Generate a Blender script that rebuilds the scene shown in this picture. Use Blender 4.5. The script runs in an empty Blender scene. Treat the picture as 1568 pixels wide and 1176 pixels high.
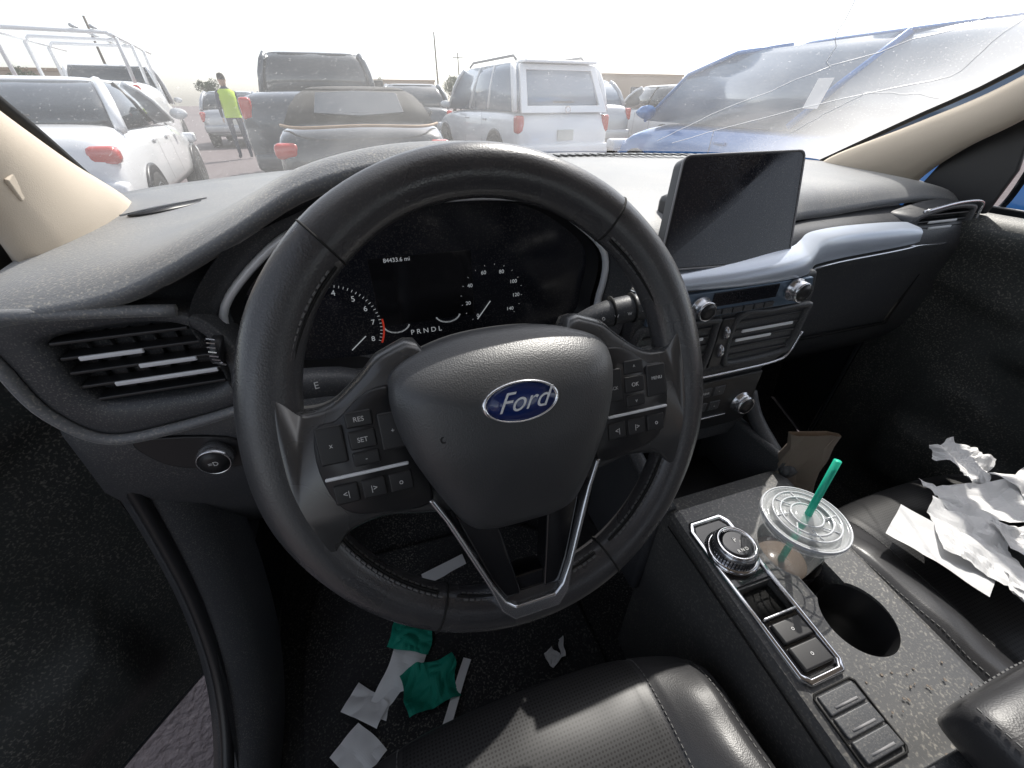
import bpy, bmesh, math, random
from mathutils import Vector, Matrix, noise, Euler
random.seed(4)
sc=bpy.context.scene
COL=sc.collection
CZ=1.25
R_=math.radians
# ------------------------------------------------------------------ materials
def pm(name,col,rough=.5,metal=0,bump=None,coat=0,dust=0,dustcol=(.36,.34,.30),var=0,spec=.5,rvar=0,trans=0,emis=None,alpha=1,perf=False,dscale=600,film=0,sheen=0):
    m=bpy.data.materials.new(name); m.use_nodes=True; nt=m.node_tree; b=nt.nodes["Principled BSDF"]
    b.inputs["Base Color"].default_value=(*col,1); b.inputs["Roughness"].default_value=rough
    b.inputs["Metallic"].default_value=metal; b.inputs["Specular IOR Level"].default_value=spec
    b.inputs["Coat Weight"].default_value=coat; b.inputs["Coat Roughness"].default_value=.05
    b.inputs["Transmission Weight"].default_value=trans; b.inputs["Alpha"].default_value=alpha
    if sheen:
        b.inputs["Sheen Weight"].default_value=sheen; b.inputs["Sheen Roughness"].default_value=.35; b.inputs["Sheen Tint"].default_value=(1,.98,.94,1)
    if emis: b.inputs["Emission Color"].default_value=(*emis[0],1); b.inputs["Emission Strength"].default_value=emis[1]
    N=nt.nodes.new; L=nt.links.new
    tc=N("ShaderNodeTexCoord"); o=tc.outputs["Object"]
    cur=None
    if var:
        n=N("ShaderNodeTexNoise"); n.inputs["Scale"].default_value=9; n.inputs["Detail"].default_value=3; L(o,n.inputs["Vector"])
        mx=N("ShaderNodeMix"); mx.data_type='RGBA'; mx.inputs["A"].default_value=(*[c*(1-var) for c in col],1); mx.inputs["B"].default_value=(*[min(1,c*(1+var)) for c in col],1)
        L(n.outputs["Fac"],mx.inputs["Factor"]); cur=mx.outputs["Result"]
    if dust:
        n=N("ShaderNodeTexNoise"); n.inputs["Scale"].default_value=dscale; n.inputs["Detail"].default_value=1; L(o,n.inputs["Vector"])
        n2=N("ShaderNodeTexNoise"); n2.inputs["Scale"].default_value=8; n2.inputs["Detail"].default_value=5; L(o,n2.inputs["Vector"])
        r=N("ShaderNodeMapRange"); r.inputs[1].default_value=.54; r.inputs[2].default_value=.72; r.inputs[3].default_value=film; L(n.outputs["Fac"],r.inputs[0])
        r2=N("ShaderNodeMapRange"); r2.inputs[1].default_value=.35; r2.inputs[2].default_value=.68; r2.inputs[3].default_value=.2; L(n2.outputs["Fac"],r2.inputs[0])
        mu=N("ShaderNodeMath"); mu.operation='MULTIPLY'; L(r.outputs[0],mu.inputs[0]); L(r2.outputs[0],mu.inputs[1])
        mu2=N("ShaderNodeMath"); mu2.operation='MULTIPLY'; L(mu.outputs[0],mu2.inputs[0]); mu2.inputs[1].default_value=dust
        mx=N("ShaderNodeMix"); mx.data_type='RGBA'; L(mu2.outputs[0],mx.inputs["Factor"])
        if cur: L(cur,mx.inputs["A"])
        else: mx.inputs["A"].default_value=(*col,1)
        mx.inputs["B"].default_value=(*dustcol,1); cur=mx.outputs["Result"]
    if perf:
        v=N("ShaderNodeTexVoronoi"); v.inputs["Scale"].default_value=240; v.inputs["Randomness"].default_value=0; v.voronoi_dimensions='2D'; L(o,v.inputs["Vector"])
        r=N("ShaderNodeMapRange"); r.inputs[1].default_value=.20; r.inputs[2].default_value=.34; L(v.outputs["Distance"],r.inputs[0])
        mx=N("ShaderNodeMix"); mx.data_type='RGBA'; L(r.outputs[0],mx.inputs["Factor"]); mx.inputs["A"].default_value=(.006,.006,.006,1)
        if cur: L(cur,mx.inputs["B"])
        else: mx.inputs["B"].default_value=(*col,1)
        cur=mx.outputs["Result"]
    if cur: L(cur,b.inputs["Base Color"])
    if rvar:
        n=N("ShaderNodeTexNoise"); n.inputs["Scale"].default_value=14; n.inputs["Detail"].default_value=3; L(o,n.inputs["Vector"])
        r=N("ShaderNodeMapRange"); r.inputs[1].default_value=.3; r.inputs[2].default_value=.7; r.inputs[3].default_value=max(.02,rough-rvar); r.inputs[4].default_value=rough+rvar; L(n.outputs["Fac"],r.inputs[0]); L(r.outputs[0],b.inputs["Roughness"])
    if bump:
        kind,scale,st,dist=bump
        if kind=='v':
            t=N("ShaderNodeTexVoronoi"); out=t.outputs["Distance"]
        else:
            t=N("ShaderNodeTexNoise"); t.inputs["Detail"].default_value=2; out=t.outputs["Fac"]
        t.inputs["Scale"].default_value=scale; L(o,t.inputs["Vector"])
        bp=N("ShaderNodeBump"); bp.inputs["Strength"].default_value=st; bp.inputs["Distance"].default_value=dist
        L(out,bp.inputs["Height"]); L(bp.outputs[0],b.inputs["Normal"])
    return m
M={}
M['leather']=pm("black_leather",(.042,.042,.045),.38,bump=('v',700,.25,.0004),rvar=.08,spec=.6)
M['leatherw']=pm("wheel_leather",(.050,.050,.054),.30,bump=('v',750,.25,.0004),rvar=.12,dust=.12,spec=.9)
M['cover']=pm("airbag_plastic",(.048,.050,.054),.42,bump=('v',850,.35,.0004),spec=.9)
M['spokem']=pm("spoke_satin_plastic",(.055,.056,.058),.25,rvar=.08,spec=1.0)
M['perf']=pm("perforated_leather",(.036,.036,.038),.42,perf=True)
M['dash']=pm("dash_soft_plastic",(.125,.135,.152),.55,bump=('v',520,.5,.0005),dust=1.0,var=.15,spec=1.0,film=.18,dscale=420,sheen=.6)
M['dash2']=pm("dash_hard_plastic",(.058,.061,.068),.44,bump=('n',500,.3,.0005),dust=.40)
M['cons']=pm("console_plastic",(.080,.082,.086),.40,bump=('n',500,.3,.0005),dust=.9,film=.12,spec=.8,dscale=350,sheen=.15)
M['doorm']=pm("door_trim_plastic",(.045,.050,.050),.5,bump=('n',300,.4,.0008),dust=.8,film=.05,var=.4,dscale=300)
M['black']=pm("black_plastic",(.024,.024,.026),.38)
M['void']=pm("dark_recess",(.006,.006,.006),.8)
M['gloss']=pm("gloss_black",(.012,.012,.014),.08,rvar=.05,spec=.9)
M['screen']=pm("screen_glass",(.015,.016,.022),.14,rvar=.1,dust=.2)
M['silver']=pm("satin_silver",(.68,.69,.72),.22,metal=.9)
M['bezel']=pm("bezel_silver_paint",(.88,.90,.93),.30,metal=.1)
M['chrome']=pm("chrome",(.88,.88,.9),.10,metal=1)
M['strip']=pm("silver_trim_paint",(.58,.64,.74),.32,metal=.3,dust=.2)
M['panelb']=pm("audio_panel",(.16,.22,.30),.22,metal=.3)
M['beige']=pm("beige_pillar_cloth",(.62,.54,.44),.85,bump=('n',900,.4,.0006))
M['carpet']=pm("black_carpet",(.026,.026,.028),.95,dust=.5,dscale=260)
M['white_ink']=pm("white_marking",(.70,.70,.70),.5)
M['disp']=pm("lit_marking",(.4,.4,.4),.5,emis=((.75,.8,.85),.28))
M['red']=pm("red_marking",(.5,.03,.02),.5,emis=((.9,.08,.04),.22))
M['stitch']=pm("grey_thread",(.14,.14,.14),.8)
M['blueb']=pm("badge_blue",(.01,.03,.16),.2,coat=.6)
M['paper']=pm("white_paper",(.82,.82,.82),.8)
M['green']=pm("green_paper",(.0,.26,.18),.7)
M['straw']=pm("green_plastic",(.03,.60,.40),.35)
M['brown']=pm("brown_paper",(.20,.165,.135),.85)
M['clear']=pm("clear_plastic",(.9,.93,.95),.08,alpha=.30,spec=.9)
M['cupliq']=pm("iced_drink",(.25,.2,.16),.2)
M['asphalt']=pm("asphalt",(.15,.125,.128),.9,bump=('n',55,.9,.02),var=.35,dust=.6,dustcol=(.3,.26,.25),dscale=60)
M['wpaint']=pm("white_car_paint",(.82,.83,.84),.3,coat=.8)
M['bpaint']=pm("blue_car_paint",(.03,.18,.50),.28,coat=.8,metal=.2)
M['kpaint']=pm("charcoal_car_paint",(.035,.05,.07),.3,coat=.8,metal=.2)
M['gpaint']=pm("black_car_paint",(.03,.035,.04),.25,coat=1)
M['spaint']=pm("silver_car_paint",(.40,.42,.45),.3,coat=.7,metal=.5)
M['rpaint']=pm("red_car_paint",(.55,.04,.04),.3,coat=.8)
M['softtop']=pm("soft_top_cloth",(.035,.034,.032),.8)
M['tan']=pm("tan_trim",(.35,.24,.15),.6)
M['cglass']=pm("car_window_glass",(.03,.04,.05),.05,spec=.8,coat=.5)
M['lglass']=pm("tinted_window",(.16,.22,.30),.12,spec=.8,coat=.6)
M['tire']=pm("tire_rubber",(.03,.03,.03),.85)
M['rim']=pm("alloy_rim",(.45,.46,.48),.3,metal=.9)
M['tail']=pm("tail_light",(.50,.03,.02),.15,coat=.8)
M['headl']=pm("lamp_lens",(.7,.72,.75),.08,coat=.8)
M['pale_line']=pm("pale_line_white",(.9,.92,.95),.3)  # near-white tone of the thin lines on the windshield
M['plate']=pm("licence_plate",(.6,.6,.55),.5)
M['mirror']=pm("mirror_glass",(.9,.9,.92),.02,metal=1)
M['steel']=pm("painted_steel",(.25,.25,.26),.6)
M['stucco']=pm("stucco_wall",(.42,.33,.25),.9)
M['leaf']=pm("tree_foliage",(.05,.08,.03),.9,var=.5)
M['bark']=pm("tree_bark",(.08,.06,.045),.9)
M['vest']=pm("safety_vest_cloth",(.50,.70,.05),.7)
M['cloth']=pm("dark_work_clothes",(.04,.05,.08),.9)
M['skin']=pm("skin",(.45,.28,.20),.6)
M['hair']=pm("dark_hair",(.02,.015,.012),.8)
def windshield_mat():
    m=bpy.data.materials.new("dusty_windshield_glass"); m.use_nodes=True; nt=m.node_tree; nt.nodes.clear(); N=nt.nodes.new; L=nt.links.new
    out=N("ShaderNodeOutputMaterial"); tr=N("ShaderNodeBsdfTransparent"); tr.inputs[0].default_value=(.98,.99,1,1)
    tl=N("ShaderNodeBsdfTranslucent"); tl.inputs[0].default_value=(1,.99,.97,1)
    tc=N("ShaderNodeTexCoord"); n=N("ShaderNodeTexNoise"); n.inputs["Scale"].default_value=300; n.inputs["Detail"].default_value=1; L(tc.outputs["Object"],n.inputs["Vector"])
    r=N("ShaderNodeMapRange"); r.inputs[1].default_value=.64; r.inputs[2].default_value=.82; r.inputs[3].default_value=0; r.inputs[4].default_value=.20; L(n.outputs["Fac"],r.inputs[0])
    n2=N("ShaderNodeTexNoise"); n2.inputs["Scale"].default_value=3.2; n2.inputs["Detail"].default_value=3; n2.inputs["Roughness"].default_value=.65; L(tc.outputs["Object"],n2.inputs["Vector"])
    r2=N("ShaderNodeMapRange"); r2.inputs[1].default_value=.3; r2.inputs[2].default_value=.7; r2.inputs[3].default_value=.07; r2.inputs[4].default_value=.17; L(n2.outputs["Fac"],r2.inputs[0])
    sx=N("ShaderNodeSeparateXYZ"); L(tc.outputs["Object"],sx.inputs[0])
    r3=N("ShaderNodeMapRange"); r3.inputs[1].default_value=.98; r3.inputs[2].default_value=1.15; r3.inputs[3].default_value=0; r3.inputs[4].default_value=.30; L(sx.outputs[0],r3.inputs[0])
    ad=N("ShaderNodeMath"); ad.operation='ADD'; L(r.outputs[0],ad.inputs[0]); L(r2.outputs[0],ad.inputs[1])
    ad2=N("ShaderNodeMath"); ad2.operation='ADD'; ad2.use_clamp=True; L(ad.outputs[0],ad2.inputs[0]); L(r3.outputs[0],ad2.inputs[1])
    m2=N("ShaderNodeMixShader"); L(ad2.outputs[0],m2.inputs[0]); L(tr.outputs[0],m2.inputs[1]); L(tl.outputs[0],m2.inputs[2]); L(m2.outputs[0],out.inputs[0])
    return m
M['wind']=windshield_mat()
# ------------------------------------------------------------------ helpers
def root(name,loc=(0,0,CZ),rot=(0,0,0)):
    e=bpy.data.objects.new(name,None); COL.objects.link(e); e.location=loc; e.rotation_euler=rot; e.empty_display_size=.05; return e
def mk(name,verts,faces,mat,parent=None,smooth=True,bevel=0,sub=0,seg=2,fm=None,mats=None,wn=True,solid=0):
    me=bpy.data.meshes.new(name); me.from_pydata([tuple(v) for v in verts],[],faces); me.update()
    bm=bmesh.new(); bm.from_mesh(me); bmesh.ops.recalc_face_normals(bm,faces=bm.faces); bm.to_mesh(me); bm.free()
    for mm in (mats or [mat]): me.materials.append(M[mm] if isinstance(mm,str) else mm)
    if fm:
        for p,i in zip(me.polygons,fm): p.material_index=i
    if smooth:
        for p in me.polygons: p.use_smooth=True
    o=bpy.data.objects.new(name,me); COL.objects.link(o)
    if parent: o.parent=parent
    if solid:
        s=o.modifiers.new("s",'SOLIDIFY'); s.thickness=solid
    if bevel:
        b=o.modifiers.new("b",'BEVEL'); b.width=bevel; b.segments=seg; b.limit_method='ANGLE'; b.angle_limit=R_(35)
        if wn: o.modifiers.new("w",'WEIGHTED_NORMAL')
    if sub:
        s=o.modifiers.new("ss",'SUBSURF'); s.levels=sub; s.render_levels=sub
    return o
def cr(pts,n=6,closed=True):
    P=[Vector(p) for p in pts]; k=len(P); out=[]
    rng=range(k) if closed else range(k-1)
    for i in rng:
        if closed: a,b,c,d=P[i-1],P[i],P[(i+1)%k],P[(i+2)%k]
        else: a,b,c,d=P[max(i-1,0)],P[i],P[i+1],P[min(i+2,k-1)]
        for j in range(n):
            t=j/n; out.append(.5*((2*b)+(c-a)*t+(2*a-5*b+4*c-d)*t*t+(3*b-a-3*c+d)*t**3))
    if not closed: out.append(P[-1])
    return out
def rings(name,rs,mat,parent,caps=(False,False),closed=True,**k):
    n=len(rs[0]); vs=[v for r in rs for v in r]; fs=[]
    for i in range(len(rs)-1):
        for j in range(n if closed else n-1):
            a=i*n+j; b=i*n+(j+1)%n; fs.append((a,b,b+n,a+n))
    if caps[0]: fs.append(tuple(range(n))[::-1])
    if caps[1]: fs.append(tuple(range((len(rs)-1)*n,len(rs)*n)))
    return mk(name,vs,fs,mat,parent,**k)
XZ=lambda y:(lambda a,b,h:Vector((a,y-h,b)))
XY=lambda z:(lambda a,b,h:Vector((a,b,z+h)))
LO=lambda a,b,h:Vector((a,b,h))
def prism(name,pts,fr,h0,h1,mat,parent,bevel=.002,**k):
    return rings(name,[[fr(a,b,h0) for a,b in pts],[fr(a,b,h1) for a,b in pts]],mat,parent,caps=(True,True),bevel=bevel,**k)
def frame(name,outer,inner,fr,h0,h1,mat,parent,bevel=.0015,**k):
    n=len(outer)
    rs=[[fr(a,b,h0) for a,b in outer],[fr(a,b,h1) for a,b in outer],[fr(a,b,h1) for a,b in inner],[fr(a,b,h0) for a,b in inner]]
    vs=[v for r in rs for v in r]; fs=[]
    for i in range(4):
        for j in range(n): fs.append((i*n+j,i*n+(j+1)%n,((i+1)%4)*n+(j+1)%n,((i+1)%4)*n+j))
    return mk(name,vs,fs,mat,parent,bevel=bevel,**k)
def box(name,c,s,mat,parent,bevel=.003,rot=None,**k):
    c=Vector(c); vs=[]
    Rm=Euler([R_(a) for a in rot]).to_matrix() if rot else Matrix.Identity(3)
    for x in(-1,1):
        for y in(-1,1):
            for z in(-1,1): vs.append(c+Rm@Vector((x*s[0]/2,y*s[1]/2,z*s[2]/2)))
    return mk(name,vs,[(0,1,3,2),(4,6,7,5),(0,4,5,1),(2,3,7,6),(0,2,6,4),(1,5,7,3)],mat,parent,bevel=bevel,**k)
def tube(name,path,r,mat,parent,n=10,closed=False,caps=True,rf=None,flat=1,up=None,**k):
    P=[Vector(p) for p in path]; m=len(P); rs=[]; u=None
    for i in range(m):
        if closed: t=P[(i+1)%m]-P[i-1]
        else: t=P[min(i+1,m-1)]-P[max(i-1,0)]
        t.normalize()
        if u is None:
            u=Vector(up) if up else (Vector((0,0,1)) if abs(t.z)<.9 else Vector((1,0,0)))
        elif up: u=Vector(up)
        u=(u-t*u.dot(t)).normalized(); w=t.cross(u)
        rr=r*(rf(i/(m-1)) if rf else 1)
        rs.append([P[i]+u*math.cos(2*math.pi*j/n)*rr*flat+w*math.sin(2*math.pi*j/n)*rr for j in range(n)])
    if closed: rs.append(rs[0])
    return rings(name,rs,mat,parent,caps=(caps and not closed,caps and not closed),**k)
def lathe(name,prof,c,axis,mat,parent,seg=32,sx=1,sy=1,xdir=None,caps=(True,True),**k):
    ax=Vector(axis).normalized(); u=Vector(xdir) if xdir else (Vector((1,0,0)) if abs(ax.x)<.9 else Vector((0,1,0)))
    u=(u-ax*u.dot(ax)).normalized(); w=ax.cross(u); c=Vector(c)
    rs=[[c+ax*h+u*math.cos(2*math.pi*j/seg)*r*sx+w*math.sin(2*math.pi*j/seg)*r*sy for j in range(seg)] for r,h in prof]
    return rings(name,rs,mat,parent,caps=caps,**k)
def slab(name,c4,th,mat,parent,bevel=.004,**k):
    c4=[Vector(c) for c in c4]; n=(c4[1]-c4[0]).cross(c4[3]-c4[0]).normalized()
    return rings(name,[c4,[c+n*th for c in c4]],mat,parent,caps=(True,True),bevel=bevel,**k)
def text(name,s,loc,X,Y,size,mat,parent,shear=0,ext=.0002,bold=0):
    t=bpy.data.curves.new(name,'FONT'); t.body=s; t.size=size; t.align_x='CENTER'; t.align_y='CENTER'; t.extrude=ext; t.shear=shear; t.offset=bold
    t.materials.append(M[mat]); o=bpy.data.objects.new(name,t); COL.objects.link(o)
    X=Vector(X).normalized(); Y=Vector(Y).normalized(); Z=X.cross(Y)
    m=Matrix((X,Y,Z)).transposed().to_4x4(); m.translation=Vector(loc); o.matrix_local=m; o.parent=parent; return o
def sheet(name,grid,mat,parent,**k):
    n=len(grid[0]); vs=[v for r in grid for v in r]; fs=[]
    for i in range(len(grid)-1):
        for j in range(n-1): fs.append((i*n+j,i*n+j+1,(i+1)*n+j+1,(i+1)*n+j))
    return mk(name,vs,fs,mat,parent,**k)
def many(name,items,mat,parent,bevel=0):
    vs=[];fs=[]
    for c,s,Rm in items:
        b=len(vs)
        for x in(-1,1):
            for y in(-1,1):
                for z in(-1,1): vs.append(Vector(c)+Rm@Vector((x*s[0]/2,y*s[1]/2,z*s[2]/2)))
        for f in [(0,1,3,2),(4,6,7,5),(0,4,5,1),(2,3,7,6),(0,2,6,4),(1,5,7,3)]: fs.append(tuple(b+i for i in f))
    return mk(name,vs,fs,mat,parent,smooth=False,bevel=bevel)
def stitches(name,path,mat,parent,step=.006,ln=.0035,w=.0008,nrm=(0,0,1)):
    P=[Vector(p) for p in path]; it=[]; acc=0
    for a,b in zip(P,P[1:]):
        d=b-a; l=d.length
        if l==0: continue
        t=d/l; z=Vector(nrm); z=(z-t*z.dot(t)).normalized(); y=z.cross(t); Rm=Matrix((t,y,z)).transposed()
        s=step-acc
        while s<l: it.append((a+t*s,(ln,w,w),Rm)); s+=step
        acc=(l-(s-step))
    return many(name,it,mat,parent)
# ------------------------------------------------------------------ steering wheel
W=root("steering_wheel",(.072,.243,-.199+CZ),(R_(65),0,0)); W.scale=(.985,1.03,1)
RM=.1695; rs=[]; NS=128
for i in range(NS):
    a=2*math.pi*i/NS; deg=math.degrees(a)
    def bump(c,w): 
        d=(deg-c+180)%360-180; return math.exp(-(d/w)**2)
    g=1+.10*(bump(150,14)+bump(30,14))+.07*(bump(128,10)+bump(52,10))+.12*(bump(195,14)+bump(-15,14))
    rw=.0178*g; rh=.0165
    inn=.006*(bump(172,16)+bump(8,16))+.004*bump(270,18)
    ring=[]
    for j in range(20):
        b=2*math.pi*j/20; cx=math.cos(b); 
        rr=RM+rw*cx-(inn if cx<0 else 0)*(-cx)
        ring.append(Vector((rr*math.cos(a),rr*math.sin(a),rh*math.sin(b))))
    rs.append(ring)
rs.append(rs[0]); rings("rim",rs,'leatherw',W)
for k,d in enumerate((130,50,243,297)):
    a=R_(d); pth=[]
    for j in range(20):
        b=2*math.pi*j/20; rr=RM+.0186*math.cos(b)*1.02
        pth.append(Vector((rr*math.cos(a),rr*math.sin(a),.0166*math.sin(b))))
    tube("seam_%d"%k,pth,.0009,'void',W,n=6,closed=True)
for k,(a0,a1) in enumerate(((132,168),(186,240),(-60,-6),(12,48),(246,294))):
    pth=[];pt2=[];pt3=[]
    for i in range(60):
        a=R_(a0+(a1-a0)*i/59); rr=RM-.0175; pth.append(Vector((rr*math.cos(a),rr*math.sin(a),.0065)))
        rr=RM-.0150; pt2.append(Vector((rr*math.cos(a+.012),rr*math.sin(a+.012),.0105)))
        rr=RM-.0168; pt3.append(Vector((rr*math.cos(a),rr*math.sin(a),.0088)))
    tube("stitch_groove_%d"%k,pt3,.0012,'void',W,n=6)
    stitches("stitch_%d"%k,pth,'stitch',W,step=.0052,ln=.0036,w=.0014); stitches("stitch_b%d"%k,pt2,'stitch',W,step=.0052,ln=.0036,w=.0014)
for s,nm in((-1,'left'),(1,'right')):
    sp=[(-.166,.036),(-.148,.026),(-.126,.027),(-.104,.042),(-.084,.057),(-.055,.052),(-.050,-.062),(-.072,-.068),(-.104,-.062),(-.132,-.068),(-.150,-.088),(-.166,-.080)]
    sp=[(p[0] if s<0 else -p[0],p[1]) for p in sp]
    c=cr([(*p,0) for p in sp],4)
    rings("spoke_"+nm,[[Vector((p.x,p.y,-.012)) for p in c],[Vector((p.x,p.y,.004)) for p in c],[Vector((p.x*.990,p.y*.95,.0105)) for p in c],[Vector((p.x*.975,p.y*.90,.0135)) for p in c],[Vector((p.x*.95,p.y*.82,.0150)) for p in c]],'spokem',W,caps=(True,True))
    po=[(-.136,.013),(-.122,.017),(-.104,.030),(-.090,.034),(-.083,.030),(-.078,0),(-.068,-.038),(-.072,-.055),(-.104,-.053),(-.129,-.044),(-.139,-.015)]
    po=[(p[0] if s<0 else -p[0],p[1]) for p in po]; c=cr([(*p,0) for p in po],4)
    rings("button_pod_"+nm,[[Vector((p.x,p.y,.010)) for p in c],[Vector((p.x,p.y,.0185)) for p in c],[Vector((.105*s+(p.x-.105*s)*.96,p.y*.96,.0205)) for p in c]],'black',W,caps=(True,True))
    x0=s*.107
    for (dx,dy,w,h) in ((0,.016,.018,.011),(0,.002,.018,.013),(0,-.011,.018,.010),(-.0205,.002,.018,.026),(.0205,.004,.018,.026)):
        box("button",(x0+dx*s*-1,dy,.0200),(w,h,.004),'black',W,bevel=.0015)
    box("pod_trim",(x0+s*.001,-.0205,.0205),(.056,.0022,.004),'bezel',W,bevel=.0008)
    for dx in(-.0185,0,.0185): box("button",(x0+s*-.001+dx,-.0325,.0200),(.0165,.014,.004),'black',W,bevel=.0015)
    lab=[("RES",0,.016),("SET",0,.002),("+",.0205,.004),("x",-.0205,.002),("-",0,-.011)] if s<0 else [("^",0,.016),("OK",0,.002),("BACK",-.0205,.002),("MENU",.0205,.004),("v",0,-.011)]
    for t,dx,dy in lab: text("label",t,(x0+dx,dy,.0222),(1,0,0),(0,1,0),.0046 if len(t)<4 else .0036,'white_ink',W)
    for i,t in enumerate(("<|","|>","o")): text("label",t,(x0+s*-.001+(-.0185+.0185*i),-.0325,.0222),(1,0,0),(0,1,0),.0055,'white_ink',W)
ab=cr([(-.076,.046,0),(-.040,.058,0),(0,.061,0),(.040,.058,0),(.076,.046,0),(.085,.028,0),(.081,-.006,0),(.064,-.048,0),(.045,-.080,0),(.026,-.088,0),(0,-.089,0),(-.026,-.088,0),(-.045,-.080,0),(-.064,-.048,0),(-.081,-.006,0),(-.085,.028,0)],5)
rr=[]
for s,h in((1.0,.000),(1.0,.021),(.985,.029),(.94,.0345),(.84,.0405),(.75,.0435),(.66,.046),(.45,.049),(.25,.0505),(.1,.051),(.01,.051)):
    rr.append([Vector((p.x*s,p.y*s*1+(1-s)*-.002,h-(.010*max(0,-p.y*s-.02)/.07)-(.017*(max(0,p.y*s-.022)/.039)**1.5))) for p in ab])
rings("airbag_cover",rr,'cover',W,caps=(False,True))
lathe("badge_ring",[(.027,.045),(.0275,.0525),(.0262,.0545),(.0245,.0535),(.0245,.052)],(0,.014,0),(0,0,1),'chrome',W,seg=48,sy=.50,xdir=(1,0,0))
lathe("badge",[(.0246,.048),(.0246,.0528),(.01,.0537)],(0,.014,0),(0,0,1),'blueb',W,seg=48,sy=.47,xdir=(1,0,0))
text("badge_script","Ford",(0,.0142,.0540),(1,0,0),(0,1,0),.0185,'bezel',W,shear=.55,ext=.0004,bold=-.0001)
for s in(-1,1): text("horn_icon","d=" if s<0 else "d",(s*.052,-.002,.0458),(1,0,0),(0,1,0),.010,'black',W)
U1=[(-.072,-.052),(-.062,-.072),(-.037,-.135),(-.030,-.158),(-.020,-.169),(.020,-.169),(.030,-.158),(.037,-.135),(.062,-.072),(.072,-.052)]
U2=[(-.067,-.052),(-.057,-.073),(-.033,-.134),(-.025,-.150),(-.017,-.157),(.017,-.157),(.025,-.150),(.033,-.134),(.057,-.073),(.067,-.052)]
prism("lower_spoke_bezel",U1+U2[::-1],LO,.0,.0200,'silver',W,bevel=.002,seg=3)
for s in(-1,1):
    q=[(s*.058,-.060),(s*.033,-.134),(s*.024,-.152),(s*.010,-.152),(s*.016,-.118),(s*.026,-.060)]
    prism("lower_spoke_inlay",q if s<0 else q[::-1],LO,-.008,.014,'gloss',W,bevel=.002)
prism("lower_spoke_base",[(-.034,-.138),(.034,-.138),(.024,-.168),(-.024,-.168)],LO,-.012,.010,'gloss',W)
lathe("hub",[(.070,-.03),(.066,.005)],(0,-.01,0),(0,0,1),'black',W)
cs=root("steering_column")
ax=Vector((0,.906,-.423)); c0=Vector((.077,.243,-.205))
def sec(d,w,h,dz=0):
    c=c0+ax*d+Vector((0,0,dz)); yv=Vector((0,.423,.906)); return [c+Vector((math.copysign(abs(math.cos(t))**.6,math.cos(t))*w,0,0))+yv*math.copysign(abs(math.sin(t))**.6,math.sin(t))*h for t in [2*math.pi*i/24 for i in range(24)]]
rings("shroud",[sec(.035,.052,.045),sec(.06,.062,.050),sec(.14,.066,.05),sec(.24,.066,.045)],'black',cs,caps=(True,True))
st=[(.12,.375,-.250),(.16,.368,-.228),(.20,.358,-.200),(.235,.352,-.188),(.275,.345,-.183)]
tube("wiper_stalk",cr(st,4,False),.0150,'dash2',cs,n=14,rf=lambda t:.5+.55*min(1,t*1.6),flat=.9)
for i,t in enumerate(("o","w","w","-","=")): text("label",t,(.212+.014*i,.3400-.0022*i,-.188+.002*i),(1,-.18,.1),(0,.35,1),.007,'white_ink',cs)
for x in (.228,.250): lathe("stalk_band",[(.0165,-.001),(.0165,.001)],(x,.354-(x-.224)*.2,-.188+(x-.228)*.15),(1,-.15,.1),'void',cs)
st=[(.03,.375,-.265),(-.02,.372,-.250),(-.06,.364,-.226),(-.12,.35,-.212)]
tube("indicator_stalk",cr(st,4,False),.0150,'dash2',cs,n=14,rf=lambda t:.5+.55*min(1,t*1.6),flat=.9)
for i,t in enumerate(("o","D","E")): text("label",t,(-.108+.016*i,.334+.003*i,-.212),(1,.18,.0),(0,.35,1),.009,'white_ink',cs)
# ------------------------------------------------------------------ dashboard
D=root("dashboard")
tops=[(-.35,(.80,-.112),(.62,-.125),(.48,-.138),(.435,-.155)),(-.31,(.86,-.112),(.63,-.122),(.47,-.130),(.422,-.148)),(-.25,(.93,-.114),(.65,-.12),(.47,-.124),(.42,-.143)),
(-.20,(.98,-.115),(.65,-.115),(.47,-.112),(.42,-.130)),(-.12,(1.03,-.116),(.66,-.10),(.48,-.079),(.42,-.094)),(-.06,(1.06,-.117),(.66,-.088),(.47,-.052),(.42,-.064)),
(0,(1.1,-.118),(.66,-.080),(.47,-.038),(.42,-.049)),(.06,(1.12,-.118),(.66,-.078),(.47,-.033),(.42,-.044)),(.13,(1.14,-.118),(.66,-.080),(.47,-.036),(.42,-.047)),(.19,(1.16,-.118),(.66,-.090),(.47,-.052),(.42,-.064)),
(.245,(1.17,-.118),(.67,-.105),(.48,-.085),(.425,-.098)),(.29,(1.175,-.118),(.70,-.118),(.50,-.125),(.445,-.145)),(.34,(1.18,-.118),(.75,-.122),(.52,-.135),(.455,-.168)),(.45,(1.18,-.118),(.75,-.122),(.52,-.135),(.455,-.170)),
(.58,(1.17,-.118),(.75,-.124),(.54,-.138),(.475,-.172)),(.66,(1.15,-.12),(.75,-.126),(.59,-.142),(.55,-.176)),(.75,(1.12,-.12),(.76,-.128),(.63,-.142),(.59,-.176)),(.85,(1.07,-.121),(.76,-.130),(.64,-.143),(.60,-.176)),(1.0,(1.0,-.124),(.75,-.133),(.64,-.142),(.60,-.166)),
(1.12,(.92,-.128),(.72,-.137),(.64,-.146),(.60,-.166)),(1.20,(.80,-.135),(.68,-.15),(.61,-.160),(.58,-.18))]
g=[]
for t in tops:
    pts=[Vector((t[0],y,z)) for y,z in t[1:]]
    pts=[Vector((t[0],t[1][0]+.06,t[1][1]-.05))]+cr(pts,4,False)
    l=pts[-1]; pts.append(l+Vector((0,.004,-.009))); pts.append(l+Vector((0,.016,-.013))); g.append(pts)
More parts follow.
